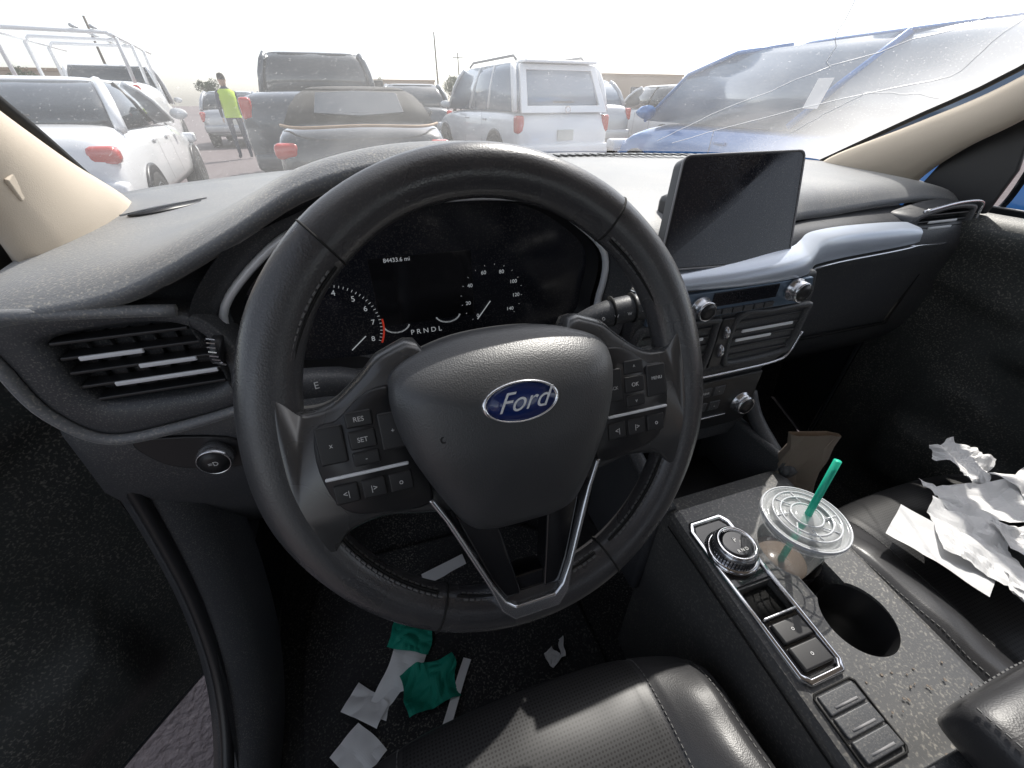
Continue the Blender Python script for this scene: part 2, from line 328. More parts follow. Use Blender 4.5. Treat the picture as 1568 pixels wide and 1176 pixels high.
gg=[cr([r[j] for r in g],4,False) for j in range(len(g[0]))]
sheet("upper_pad",gg,'dash',D)
lathe("defroster_grille",[(.05,0),(.05,.002)],(-.262,.70,-.1195),(0,0,1),'black',D,sx=1.0,sy=.35,xdir=(.6,.8,0))
many("defroster_slats",[((-.262+(i-6)*.0045,.70+(i-6)*.006,-.1165),(.0012,.028,.002),Euler((0,0,-.64)).to_matrix()) for i in range(13)],'dash',D)
many("defroster_outlet",[((.10+.02*i,1.10-.25*((.10+.02*i-.44)/.6)**2,-.1155),(.012,.035,.003),Matrix.Identity(3)) for i in range(40)],'black',D)
def zb(x):
    for a,b in zip(tops,tops[1:]):
        if a[0]<=x<=b[0]:
            t=(x-a[0])/(b[0]-a[0]); return a[4][1]+(b[4][1]-a[4][1])*t, a[4][0]+(b[4][0]-a[4][0])*t
    return -.17,.45
g=[]
for x in (-.35,-.335,-.30,-.25,-.20,-.165,-.15,-.10,0,.1,.2,.28,.33):
    z,y=zb(x); yb=.455 if x<-.16 else .505
    e=.01 if x<-.34 else 0
    g.append([Vector((x,y+.012,z-.012)),Vector((x,yb,z-.02)),Vector((x,yb,-.262)),Vector((x,.436+e,-.288)),Vector((x,.434+e,-.32)),Vector((x,.440,-.37)),Vector((x,.458,-.42)),Vector((x,.50,-.50)),Vector((x,.56,-.60)),Vector((x,.75,-.72))])
sheet("lower_panel",g,'dash2',D)
g=[]
for x in (.57,.62,.66,.70,.80,.93,1.05,1.13,1.20):
    z,y=zb(x); f=min(1,(x-.57)/.13); y0=.42+.11*f
    g.append([Vector((x,y+.012,z-.012)),Vector((x,y0+.035,-.19)),Vector((x,y0+.015,-.20)),Vector((x,y0+.0,-.245)),Vector((x,y0+.005,-.265)),Vector((x,y0+.02,-.30)),Vector((x,y0+.02,-.42)),Vector((x,y0+.05,-.50)),Vector((x,y0+.12,-.56)),Vector((x,.85,-.75))])
gg=[[r[j] for r in g] for j in range(len(g[0]))]
sheet("glovebox_panel",gg,'dash2',D,sub=1)
frame("glovebox_lid_gap",[(.70,-.305),(1.12,-.305),(1.10,-.43),(.72,-.43)],[(.704,-.309),(1.116,-.309),(1.096,-.426),(.724,-.426)],XZ(.549),-.004,.002,'void',D,bevel=0)
stp=[(.30,.405,-.184,-.199),(.36,.402,-.184,-.201),(.45,.396,-.182,-.203),(.545,.398,-.176,-.203),(.60,.425,-.177,-.210),(.66,.465,-.183,-.221),(.72,.495,-.189,-.231),(.80,.512,-.192,-.234),(.90,.515,-.194,-.231),(.96,.516,-.197,-.228),(.99,.518,-.200,-.226)]
A=cr([(x,y+.03,zt+.006) for x,y,zt,z0 in stp],4,False);B=cr([(x,y+.004,zt+.001) for x,y,zt,z0 in stp],4,False);Cc=cr([(x,y-.002,zt-.005) for x,y,zt,z0 in stp],4,False);E=cr([(x,y-.005,z0+.004) for x,y,zt,z0 in stp],4,False);F_=cr([(x,y,z0) for x,y,zt,z0 in stp],4,False);G_=cr([(x,y+.04,z0-.004) for x,y,zt,z0 in stp],4,False)
sheet("decor_strip",[A,B,Cc,E,F_,G_],'strip',D)
tube("strip_chrome_line",cr([(x,y-.006,z0-.004) for x,y,zt,z0 in stp[3:]]+[(1.09,.530,-.240),(1.165,.545,-.240)],4,False),.0022,'silver',D,n=8)
def vent(name,outer,inner,y,depth,nl,acc,parent,rotslat=0):
    v=root(name,(0,0,0)); v.parent=parent
    o=cr([(a,b,0) for a,b in outer],4); i_=cr([(a,b,0) for a,b in inner],4)
    f=XZ(y)
    rs=[[f(p.x,p.y,-.05) for p in o],[f(p.x,p.y,-.003) for p in o],[f(p.x+(q.x-p.x)*.2,p.y+(q.y-p.y)*.2,0) for p,q in zip(o,i_)],[f(p.x+(q.x-p.x)*.8,p.y+(q.y-p.y)*.8,-.001) for p,q in zip(o,i_)],[f(q.x,q.y,-.006) for q in i_],[f(q.x,q.y,-depth) for q in i_]]
    rings("surround",rs,'dash2',v,caps=(False,False))
    rings("back",[[f(q.x,q.y,-depth+.001) for q in i_]],'void',v,caps=(False,True),smooth=False)
    x0=min(q.x for q in i_);x1=max(q.x for q in i_);z0=min(q.y for q in i_);z1=max(q.y for q in i_)
    for k in range(nl):
        z=z0+(z1-z0)*(k+.7)/(nl+.4)
        xs=[]
        n=len(i_)
        for a in range(n):
            p,q=i_[a],i_[(a+1)%n]
            if (p.y-z)*(q.y-z)<0: xs.append(p.x+(q.x-p.x)*(z-p.y)/(q.y-p.y))
        if len(xs)<2: continue
        xa,xb=min(xs)+.002,max(xs)-.002
        box("louvre",((xa+xb)/2,y+.012,z),(xb-xa,.016,.0035),'black',v,bevel=.001,rot=(rotslat,0,0))
        for (kk,fa,fb) in acc:
            if kk==k: box("louvre_accent",(xa+(xb-xa)*(fa+fb)/2,y+.0035,z-.001),((xb-xa)*(fb-fa),.003,.0046),'bezel',v,bevel=.001,rot=(rotslat,0,0))
    for k in range(6):
        xx=x0+(x1-x0)*(k+1)/7
        box("vane",(xx,y+.028,(z0+z1)/2),(.002,.014,(z1-z0)*.75),'black',v,bevel=0)
    return v
vent("air_vent_left",[(-.335,-.152),(-.335,-.200),(-.330,-.250),(-.302,-.287),(-.24,-.285),(-.172,-.272),(-.153,-.235),(-.166,-.185),(-.195,-.160),(-.27,-.152)],
 [(-.296,-.176),(-.300,-.195),(-.300,-.225),(-.288,-.248),(-.24,-.254),(-.190,-.252),(-.173,-.232),(-.180,-.190),(-.205,-.172),(-.25,-.170)],.428,.03,5,[(3,.12,.55),(2,.45,.85),(1,.22,.95)],D,0)
tube("vent_outer_rim",cr([(-.190,.428,-.160),(-.27,.425,-.151),(-.333,.428,-.152),(-.338,.428,-.20),(-.333,.428,-.25),(-.303,.428,-.290),(-.24,.428,-.290),(-.17,.430,-.280)],5,False),.006,'dash',D,n=8)
lathe("vent_thumbwheel",[(.014,-.005),(.016,-.003),(.016,.003),(.014,.005)],(-.172,.430,-.205),(1,0,-.35),'black',D,seg=24)
many("thumbwheel_ribs",[((-.172,.430-.0165*math.cos(R_(a)),-.205+.0165*math.sin(R_(a))),(.007,.001,.0012),Euler((R_(-a),R_(19),0)).to_matrix()) for a in range(-60,61,15)],'silver',D)
la=[(-.178,-.215),(-.182,-.165),(-.125,-.103),(-.06,-.068),(0,-.053),(.065,-.047),(.13,-.051),(.19,-.068),(.245,-.103),(.292,-.150),(.300,-.215),(.27,-.285),(.06,-.295),(-.15,-.285)]
lb=[(-.163,-.215),(-.160,-.172),(-.100,-.118),(-.05,-.097),(0,-.089),(.06,-.084),(.12,-.084),(.177,-.092),(.228,-.118),(.272,-.160),(.272,-.215),(.245,-.270),(.06,-.28),(-.13,-.270)]
CA=cr([(a,.428,b) for a,b in la],5);CB=cr([(a,.462,b) for a,b in lb],5);CB2=[Vector((.06+(p.x-.06)*.975,.466,-.18+(p.z+.18)*.965)) for p in CB];CC=[Vector((.06+(p.x-.06)*.94,.486,-.185+(p.z+.185)*.90)) for p in CB]
rings("cluster_hood_lining",[CA,[a.lerp(b,.5)+Vector((0,-.002,.002)) for a,b in zip(CA,CB)],CB],'dash2',D)
IC=root("instrument_cluster")
rings("shade",[CB2,[a.lerp(b,.5) for a,b in zip(CB2,CC)],CC],'black',IC)
rings("face",[CC],'screen',IC,caps=(False,True),smooth=False)
arc=[p+Vector((0,-.006,0)) for p in CB]
tube("bezel",arc[0:55],.0042,'bezel',IC,n=8,up=(0,1,0),flat=1.3)
FY=.4845
def ct(s,x,z,size,mat='disp'): text("mark",s,(x,FY,z),(1,0,0),(0,0,1),size,mat,IC,ext=.0001)
ct("84433.6 mi",.017,-.151,.0068)
ct("P R N D L",.040,-.246,.0095)
tc_=(-.070,-.228)
for n_,a in ((2,130),(3,104),(4,77),(5,50),(6,28),(7,4),(8,-24)): ct(str(n_),tc_[0]+.047*math.cos(R_(a)),tc_[1]+.047*math.sin(R_(a)),.0095)
it=[]
for a in range(-24,135,5): it.append(((tc_[0]+.0555*math.cos(R_(a)),FY,tc_[1]+.0555*math.sin(R_(a))),(.0030,.0003,.0006),Matrix.Rotation(-R_(a),3,'Y')))
sx_=(.130,-.209)
for n_,a in ((0,232),(20,192),(40,150),(60,108),(80,66),(100,28),(120,-6),(140,-42)): ct(str(n_),sx_[0]+.033*math.cos(R_(a)),sx_[1]+.033*math.sin(R_(a)),.0068)
for a in range(-42,235,18): it.append(((sx_[0]+.041*math.cos(R_(a)),FY,sx_[1]+.041*math.sin(R_(a))),(.0016,.0003,.0004),Matrix.Rotation(-R_(a),3,'Y')))
for cx,cz in((.004,-.243),(.070,-.238)):
    for a in range(200,345,6): it.append(((cx+.016*math.cos(R_(a)),FY,cz+.012+.012*math.sin(R_(a))),(.0018,.0003,.0008),Matrix.Rotation(-R_(a),3,'Y')))
many("ticks",it,'disp',IC)
many("red_zone",[((tc_[0]+.0585*math.cos(R_(a)),FY-.0003,tc_[1]+.0585*math.sin(R_(a))),(.0022,.0003,.0044),Matrix.Rotation(-R_(a),3,'Y')) for a in range(-24,8,4)],'red',IC)
many("needles",[((sx_[0]-.012,FY-.0006,sx_[1]-.019),(.030,.0004,.0012),Matrix.Rotation(-R_(52),3,'Y')),((tc_[0]+.025,FY-.0006,tc_[1]-.022),(.026,.0004,.0012),Matrix.Rotation(-R_(40),3,'Y'))],'disp',IC)
box("info_display",(.045,.4858,-.190),(.12,.0012,.085),'gloss',IC,bevel=.0003)
lp=cr([(-.285,-.300,0),(-.205,-.318,0),(-.195,-.345,0),(-.205,-.365,0),(-.262,-.350,0),(-.285,-.325,0)],4)
prism("light_switch_panel",[(p.x,p.y) for p in lp],XZ(.434),-.004,.003,'black',D)
lathe("light_switch_knob",[(.0185,0),(.0185,.010),(.0172,.016),(.0162,.017),(.0160,.015)],(-.222,.431,-.338),(0,-1,0),'silver',D,seg=40)
lathe("light_switch_face",[(.0150,.010),(.0148,.0175),(.005,.0182)],(-.222,.431,-.338),(0,-1,0),'black',D,seg=40)
text("label","=D",(-.222,.4125,-.338),(1,0,0),(0,0,1),.008,'white_ink',D)
vent("air_vent_right",[(.988,-.192),(1.02,-.178),(1.09,-.168),(1.155,-.170),(1.168,-.186),(1.165,-.228),(1.10,-.236),(1.02,-.234)],
 [(1.012,-.196),(1.03,-.186),(1.09,-.177),(1.145,-.179),(1.153,-.190),(1.150,-.222),(1.10,-.228),(1.03,-.226)],.540,.03,4,[(2,.2,.8),(1,.25,.75)],D,0)
tube("vent_chrome",cr([(1.00,.536,-.174),(1.09,.538,-.163),(1.165,.541,-.165),(1.178,.541,-.185),(1.172,.54,-.234),(1.09,.538,-.241),(1.01,.536,-.239)],4,False),.003,'silver',D,n=8)
S=root("center_stack")
prism("body",[(.30,-.200),(.597,-.200),(.608,-.235),(.612,-.300),(.598,-.345),(.566,-.362),(.572,-.470),(.545,-.50),(.335,-.50),(.30,-.47)],XZ(.402),-.12,-.004,'dash2',S,bevel=.006,seg=3)
prism("audio_panel",[(.315,-.206),(.583,-.206),(.589,-.222),(.580,-.245),(.315,-.245)],XZ(.401),-.01,.001,'panelb',S)
prism("audio_display",[(.412,-.209),(.522,-.208),(.522,-.228),(.412,-.229)],XZ(.401),0,.0025,'screen',S,bevel=.0006)
for i in range(6): box("button",(.4215+.0183*i,.3985,-.2375),(.0165,.004,.0085),'dash2',S,bevel=.001)
def knob(x,y,z,r,par,l=.018):
    lathe("knob_ring",[(r*1.15,0),(r*1.15,.004),(r,.005),(r,l*.8),(r*.93,l),(r*.84,l-.001)],(x,y,z),(0,-1,0),'silver',par,seg=40)
    lathe("knob_cap",[(r*.80,0),(r*.79,l+.0005),(r*.3,l+.001)],(x,y,z),(0,-1,0),'black',par,seg=40)
knob(.393,.400,-.226,.0135,S); knob(.552,.400,-.220,.0145,S)
vent("stack_vent_left",[(.306,-.250),(.36,-.249),(.434,-.249),(.440,-.262),(.440,-.325),(.425,-.338),(.335,-.340),(.306,-.325)],[(.316,-.259),(.36,-.258),(.426,-.258),(.431,-.265),(.431,-.320),(.420,-.330),(.342,-.331),(.316,-.320)],.399,.03,5,[(3,.1,.9)],S)
vent("stack_vent_right",[(.468,-.249),(.53,-.248),(.600,-.247),(.606,-.262),(.603,-.318),(.585,-.336),(.49,-.339),(.468,-.325)],[(.477,-.258),(.53,-.257),(.592,-.256),(.597,-.265),(.594,-.312),(.580,-.326),(.498,-.330),(.477,-.320)],.399,.03,5,[(3,.1,.9),(2,.05,.6)],S)
prism("hazard_column",[(.443,-.252),(.465,-.252),(.465,-.335),(.443,-.335)],XZ(.401),-.01,.0,'black',S)
for z in(-.275,-.305): lathe("vent_dial",[(.010,-.003),(.012,0),(.010,.003)],(.454,.404,z),(1,0,0),'silver',S,seg=20)
tube("stack_chrome_line",cr([(.305,.399,-.346),(.40,.398,-.347),(.50,.398,-.347),(.575,.399,-.345),(.602,.401,-.335),(.615,.404,-.30)],4,False),.0022,'silver',S,n=8)
prism("climate_panel",[(.315,-.362),(.560,-.360),(.562,-.455),(.540,-.464),(.315,-.462)],XZ(.401),-.01,.002,'black',S)
knob(.536,.402,-.418,.0165,S)
for r_ in range(2):
    for i in range(5): box("button",(.375+.026*i,.3995,-.382-.030*r_),(.022,.004,.018),'dash2',S,bevel=.0015)
for i,t in enumerate(("AUTO","A/C","MAX","REAR","-")): text("label",t,(.375+.026*i,.3969,-.382),(1,0,0),(0,0,1),.0055,'white_ink',S)
for i,t in enumerate(("o","v","^","+","-")): text("label",t,(.375+.026*i,.3969,-.412),(1,0,0),(0,0,1),.007,'white_ink',S)
box("climate_trim",(.43,.3985,-.437),(.16,.003,.003),'silver',S,bevel=.0008)
T=root("touchscreen_display")
TL,TR,BR,BL=Vector((.373,.470,-.055)),Vector((.573,.477,-.055)),Vector((.547,.420,-.186)),Vector((.325,.413,-.174))
def rquad(c,r,n=5):
    out=[]
    for i in range(4):
        p=c[i];a=(c[i-1]-p);b=(c[(i+1)%4]-p); a=a.normalized()*r;b=b.normalized()*r
        for k in range(n+1):
            t=k/n; out.append((p+a)*(1-t)**2+2*t*(1-t)*p+(p+b)*t*t)
    return out
q=rquad([BL,BR,TR,TL],.011); nn=(BR-BL).cross(TL-BL).normalized()
if nn.y>0: nn=-nn
ce=sum(q,Vector())/len(q)
rings("housing",[[ce+(p-ce)*.9-nn*.024 for p in q],[p-nn*.016 for p in q],[p-nn*.002 for p in q],[ce+(p-ce)*.99 for p in q]],'black',T,caps=(True,True),bevel=.001)
rings("glass",[[ce+(p-ce)*.965+nn*.0008 for p in q]],'screen',T,caps=(False,True),smooth=False)
box("stand",(.45,.52,-.14),(.10,.05,.06),'black',T,bevel=.01)
tube("screen_edge_trim",[p for p in q],.0013,'steel',T,n=6,closed=True)
# ------------------------------------------------------------------ console
Cn=root("center_console")
def loftbox(name,secs,mat,parent,**k):
    rs=[]
    for (y,x0,x1,zt,zb_,rd) in secs:
        r=[(x0,zb_),(x0,zt-rd),(x0+rd*.3,zt-rd*.3),(x0+rd,zt),(x1-rd,zt),(x1-rd*.3,zt-rd*.3),(x1,zt-rd),(x1,zb_)]
        rs.append([Vector((a,y,b)) for a,b in r])
    return rings(name,rs,mat,parent,caps=(True,True),**k)
body=loftbox("body",[(-.04,.335,.545,-.518,-.97,.012),(.10,.335,.548,-.507,-.97,.012),(.20,.336,.552,-.500,-.97,.012),(.285,.338,.56,-.492,-.97,.012),(.31,.34,.562,-.500,-.97,.012)],'cons',Cn)
def cut(obj,cutters):
    for c in cutters:
        m=obj.modifiers.new("bo",'BOOLEAN'); m.operation='DIFFERENCE'; m.object=c; m.solver='EXACT'
    bpy.context.view_layer.update()
    dg=bpy.context.evaluated_depsgraph_get(); me=bpy.data.meshes.new_from_object(obj.evaluated_get(dg)); 
    obj.modifiers.clear(); obj.data=me
    for c in cutters: bpy.data.objects.remove(c)
    for p in me.polygons: p.use_smooth=False
H1=(.462,.192);H2=(.468,.098)
c1=lathe("c",[(.040,-.60),(.042,-.4)],(H1[0],H1[1],0),(0,0,1),'void',Cn,seg=64); c2=lathe("c",[(.041,-.60),(.043,-.4)],(H2[0],H2[1],0),(0,0,1),'void',Cn,seg=64)
c3=prism("c",[(.347,.092),(.402,.092),(.402,.166),(.347,.166)],XY(-.52),0,.1,'void',Cn,bevel=0)
c4=prism("c",[(.440,.12),(.490,.12),(.490,.17),(.440,.17)],XY(-.58),0,.2,'void',Cn,bevel=0)
cut(body,[c1,c2,c3,c4])
for h,r in((H1,.0405),(H2,.0415)):
    lathe("cupholder_cup",[(r,-.510),(r-.001,-.56),(r-.003,-.595),(.005,-.596)],(h[0],h[1],0),(0,0,1),'black',Cn,caps=(False,True))
fo=[(.342,.250),(.349,.263),(.400,.263),(.409,.250),(.405,.070),(.398,.060),(.352,.060),(.344,.070)]
fi=[(.348,.247),(.353,.256),(.396,.256),(.402,.247),(.399,.073),(.394,.067),(.356,.067),(.350,.073)]
tilt=lambda a,b,h:Vector((a,b,-.5045+.065*(b-.15)+h))
frame("shifter_bezel",fo,fi,tilt,0,.007,'chrome',Cn,bevel=.002)
prism("shifter_plate",[(.349,.168),(.401,.168),(.401,.246),(.395,.255),(.354,.255),(.349,.246)],tilt,0,.004,'gloss',Cn,bevel=.001)
prism("switch_plate",[(.350,.069),(.400,.069),(.401,.128),(.349,.128)],tilt,0,.004,'gloss',Cn,bevel=.001)
box("switch",(.375,.084,-.5025),(.040,.024,.006),'black',Cn,bevel=.002); box("switch",(.375,.110,-.5005),(.040,.022,.006),'black',Cn,bevel=.002)
box("switch_trim",(.375,.127,-.498),(.048,.003,.006),'silver',Cn,bevel=.001)
box("tray",(.375,.148,-.515),(.05,.03,.004),'void',Cn,bevel=0)
for y in(.084,.110): text("label","o",(.375,y,-.499+ (y-.084)*.07),(1,0,0),(0,1,0),.007,'white_ink',Cn)
GS=root("gear_shifter"); kc=Vector((.376,.208,-.499))
lathe("base_ring",[(.0335,0),(.0335,.006),(.031,.010),(.0285,.009)],kc,(0,0,1),'chrome',GS,seg=48)
lathe("dial",[(.0275,0),(.0275,.020),(.0262,.024),(.0235,.026)],kc,(0,0,1),'silver',GS,seg=48)
many("dial_knurl",[(kc+Vector((.0278*math.cos(R_(a)),.0278*math.sin(R_(a)),.012)),(.0012,.0014,.016),Matrix.Rotation(R_(a),3,'Z')) for a in range(0,360,8)],'black',GS)
lathe("dial_ring",[(.0245,.022),(.0250,.0265),(.0225,.0275),(.0215,.0255)],kc,(0,0,1),'chrome',GS,seg=48)
lathe("dial_cap",[(.0215,.02),(.021,.026),(.016,.0262),(.002,.0262)],kc,(0,0,1),'gloss',GS,seg=48)
text("label","P",kc+Vector((0,.004,.0268)),(1,0,0),(0,1,0),.009,'white_ink',GS); text("label","R N D",kc+Vector((0,-.011,.0268)),(1,0,0),(0,1,0),.006,'white_ink',GS)
fo=[(.346,.052),(.350,.056),(.400,.056),(.404,.052),(.402,-.004),(.398,-.008),(.350,-.008),(.346,-.004)]
frame("lower_switch_frame",fo,[(.375+(a-.375)*.95,.024+(b-.024)*.95) for a,b in fo],tilt,0,.0022,'void',Cn,bevel=0)
for i in range(3):
    box("lower_switch",(.375,.044-.019*i,-.5105-.0008*i),(.048,.0175,.005),'dash2',Cn,bevel=.0015)
    box("lower_switch_mark",(.375,.0395-.019*i,-.5078-.001*i),(.03,.002,.0012),'steel',Cn,bevel=0)
box("bin_floor",(.45,.37,-.60),(.22,.14,.02),'black',Cn,bevel=.004)
for x in(.335,.565): box("bin_wall",(x,.39,-.60),(.02,.18,.26),'dash2',Cn,bevel=.008)
box("bin_back",(.45,.47,-.60),(.24,.02,.3),'void',Cn)
tube("bin_flank",cr([(.566,.29,-.495),(.572,.34,-.48),(.576,.39,-.455),(.577,.42,-.42)],4,False),.012,'dash2',Cn,n=10)
tube("bin_flank",cr([(.338,.29,-.495),(.333,.34,-.48),(.329,.39,-.455),(.325,.42,-.42)],4,False),.012,'dash2',Cn,n=10)
tube("edge_seam",[(.333,-.03,-.540),(.333,.28,-.515)],.0012,'void',Cn,n=6)
many("dirt_flecks",[((random.gauss(.46,.045),random.gauss(.02,.02),-.5105),(random.uniform(.001,.003),random.uniform(.001,.0025),.0006),Matrix.Rotation(random.uniform(0,3),3,'Z')) for _ in range(22)],'brown',Cn)
AR=root("center_armrest")
loftbox("pad",[(.006,.398,.545,-.425,-.47,.015),(-.002,.391,.555,-.405,-.48,.02),(-.03,.386,.56,-.398,-.48,.022),(-.20,.386,.56,-.398,-.48,.022),(-.32,.386,.56,-.40,-.48,.022)],'leather',AR,sub=2)
loftbox("box",[(-.02,.36,.56,-.47,-.97,.01),(-.33,.36,.56,-.47,-.97,.01)],'dash2',AR)
stitches("seam_stitch",[(.400,.0,-.4095),(.398,-.03,-.4035),(.398,-.3,-.4035)],'stitch',AR,w=.0012); stitches("seam_stitch",[(.400,.005,-.417),(.47,.006,-.416),(.545,.004,-.417)],'stitch',AR,w=.0012)
# ------------------------------------------------------------------ drink cup
CU=root("drink_cup",(H1[0]-.010,H1[1],CZ)); 
lathe("cup",[(.026,-.575),(.029,-.57),(.0385,-.48),(.0455,-.440),(.047,-.438),(.047,-.434)],(0,0,0),(0,0,1),'clear',CU,seg=48,caps=(True,False))
lathe("drink",[(.025,-.573),(.028,-.569),(.034,-.52),(.001,-.52)],(0,0,0),(0,0,1),'cupliq',CU,seg=40)
lathe("lid",[(.0465,-.444),(.0495,-.443),(.0508,-.438),(.049,-.432),(.045,-.431),(.043,-.436),(.039,-.436),(.037,-.429),(.030,-.428),(.028,-.431),(.020,-.431),(.018,-.427),(.010,-.426),(.001,-.426)],(0,0,0),(0,0,1),'clear',CU,seg=56,caps=(False,False))
for r,z in((.0497,-.4335),(.0492,-.4315),(.038,-.4275),(.029,-.4275),(.018,-.4262)): tube("lid_ridge",[Vector((r*math.cos(t),r*math.sin(t),z)) for t in [2*math.pi*i/48 for i in range(48)]],.0011,'headl',CU,n=6,closed=True)
for a in range(0,360,45): 
    t=R_(a+12); tube("lid_rib",[Vector((.020*math.cos(t),.020*math.sin(t),-.4285)),Vector((.036*math.cos(t+.25),.036*math.sin(t+.25),-.4275))],.001,'headl',CU,n=6)
tube("straw",[Vector((.000,-.004,-.56)),Vector((.002,0,-.43)),Vector((.014,.010,-.345))],.0042,'straw',CU,n=14)
# ------------------------------------------------------------------ crumpled sheets
def paper(name,c,w,h,rot,amp,mat,seed=0,fr=9,n=22,curl=0):
    r=root(name,Vector(c)+Vector((0,0,CZ)),[R_(a) for a in rot]); g=[]
    for i in range(n):
        row=[]
        for j in range(n):
            x=(j/(n-1)-.5)*w; y=(i/(n-1)-.5)*h
            p=Vector((x*fr,y*fr,seed*7.3))
            z=noise.noise(p)*amp+abs(noise.noise(p*2.3))*amp*.6
            z+=curl*((x/w*2)**2)
            x+=noise.noise(p+Vector((5,0,0)))*amp*.8; y+=noise.noise(p+Vector((0,9,0)))*amp*.8
            row.append(Vector((x,y,z)))
        g.append(row)
    sheet("sheet",g,mat,r,smooth=False,solid=.0004); return r
paper("crumpled_paper",(.76,.13,-.532),.13,.10,(6,4,35),.014,'paper',1,fr=22)
paper("crumpled_paper",(.86,.17,-.532),.14,.07,(0,-8,-30),.015,'paper',2,fr=25)
paper("paper_sheet",(.70,.135,-.529),.085,.12,(4,2,20),.006,'paper',3,fr=10)
paper("crumpled_paper",(.92,.24,-.526),.09,.07,(10,0,10),.02,'paper',4,fr=30)
paper("crumpled_paper",(.735,.045,-.526),.06,.07,(0,8,30),.016,'paper',5,fr=30)
paper("crumpled_paper",(.82,.07,-.530),.13,.08,(5,0,60),.015,'paper',15,fr=24)
paper("crumpled_paper",(.97,.15,-.526),.12,.08,(0,5,-10),.016,'paper',16,fr=24)
paper("paper_card",(.015,.545,-.915),.105,.055,(22,0,12),.002,'paper',6)
paper("paper_sheet",(-.11,.37,-.925),.07,.13,(8,4,-32),.012,'paper',7,fr=12)
paper("paper_sheet",(-.175,.345,-.93),.08,.045,(0,8,-40),.012,'paper',8,fr=14)
paper("green_wrapper",(-.075,.435,-.905),.085,.06,(12,4,-25),.016,'green',9,fr=22)
paper("green_wrapper",(-.055,.335,-.91),.10,.075,(8,6,10),.018,'green',10,fr=20)
paper("paper_sheet",(-.03,.28,-.925),.016,.20,(0,0,-33),.004,'paper',11,fr=10)
paper("paper_receipt",(-.19,.28,-.93),.075,.06,(0,0,-50),.008,'paper',12,fr=15)
paper("paper_scrap",(.19,.315,-.93),.022,.03,(10,0,25),.008,'paper',13,fr=60,n=10)
paper("paper_scrap",(.215,.325,-.93),.012,.035,(10,0,-15),.008,'paper',14,fr=60,n=10)
PB=root("paper_bag",(.590,.300,-.50+CZ),(0,0,R_(-20)))
g=[]
for i in range(9):
    z=-.12+.20*i/8; row=[]
    for k in range(25):
        t=2*math.pi*k/24; cx=math.copysign(abs(math.cos(t))**.4,math.cos(t)); sy=math.copysign(abs(math.sin(t))**.4,math.sin(t))
        p=Vector((cx*.038,sy*.024*(1-.8*i/8),z)); p+=Vector((noise.noise(p*40),noise.noise(p*40+Vector((3,3,3))),0))*.009; row.append(p)
    g.append(row)
sheet("bag",g,'brown',PB,smooth=False)
# ------------------------------------------------------------------ seats
def seat(name,cx,zc,yf,yb=-.50):
    r=root(name,(cx,0,CZ))
    prof=cr([(0,yb,zc-.03),(0,-.3,zc-.04),(0,-.1,zc-.025),(0,yf-.16,zc-.006),(0,yf-.07,zc),(0,yf-.02,zc-.014),(0,yf,zc-.045),(0,yf-.005,zc-.10),(0,yf-.03,zc-.20),(0,yf-.06,zc-.32)],7,False)
    NX=81; g=[]
    for i,p in enumerate(prof):
        row=[]
        t=i/(len(prof)-1)
        for j in range(NX):
            u=(j/(NX-1)-.5)*2; x=u*.255; a=abs(x)
            b=max(0,min(1,(a-.13)/.07)); b=.034*b*b*(3-2*b)
            e=max(0,(a-.215)/.04); drop=-.075*e*e
            gr=-.005*math.exp(-((a-.150)/.0035)**2)
            gr-=.004*math.exp(-((a-.222)/.003)**2)
            front=max(0,min(1,(t-.30)/.25))
            up=b*(1-front*.95)+gr+drop*(1-front*.5)-.020*front*u*u*u*u
            up+=noise.noise(Vector((x*14+cx*3,p.y*22,2)))*.005*max(0,min(1,(a-.14)/.05))
            up+=noise.noise(Vector((x*9+cx*3,p.y*13,6)))*.004
            f2=max(0,min(1,(t-.4)/.3))
            y=p.y-.055*(abs(u)**3)*f2
            row.append(Vector((x,y,p.z+up*(1 if t<.75 else .5))))
        g.append(row)
    for row in g:
        row.insert(0,row[0]+Vector((-.012,0,-.05)));row.insert(0,row[0]+Vector((0,0,-.25)))
        row.append(row[-1]+Vector((.012,0,-.05)));row.append(row[-1]+Vector((0,0,-.25)))
    n=len(g[0]); fmv=[]
    for i in range(len(g)-1):
        for j in range(n-1):
            xm=abs((g[i][j].x+g[i][j+1].x)/2); fmv.append(1 if (xm<.146 and i<len(g)*.62) else 0)
    sheet("cushion",g,None,r,mats=['leather','perf'],fm=fmv)
    for s in(-1,1):
        for xo in(.1535,.2255):
            j=min(range(NX),key=lambda j:abs((j/(NX-1)-.5)*2*.255*s-xo)) 
            stitches("stitching",[row[j+2]+Vector((0,0,.0012)) for row in g[10:52]],'stitch',r,step=.0062,ln=.0038,w=.0011)
    def bs(z,w,d,y): return [Vector((math.copysign(abs(math.cos(t))**.5,math.cos(t))*w,y+math.copysign(abs(math.sin(t))**.5,math.sin(t))*d,z)) for t in [2*math.pi*i/32 for i in range(32)]]
    rings("backrest",[bs(zc-.05,.20,.03,yb-.04),bs(zc,.25,.06,yb-.05),bs(zc+.3,.25,.06,yb-.12),bs(zc+.55,.21,.05,yb-.19),bs(zc+.60,.15,.03,yb-.2)],'leather',r,caps=(True,True))
    rings("headrest",[bs(zc+.64,.09,.03,yb-.2),bs(zc+.67,.13,.05,yb-.2),bs(zc+.78,.13,.05,yb-.22),bs(zc+.82,.10,.03,yb-.22)],'leather',r,caps=(True,True))
    return r
seat("car_seat",.070,-.590,.19)
seat("car_seat",.825,-.575,.275)
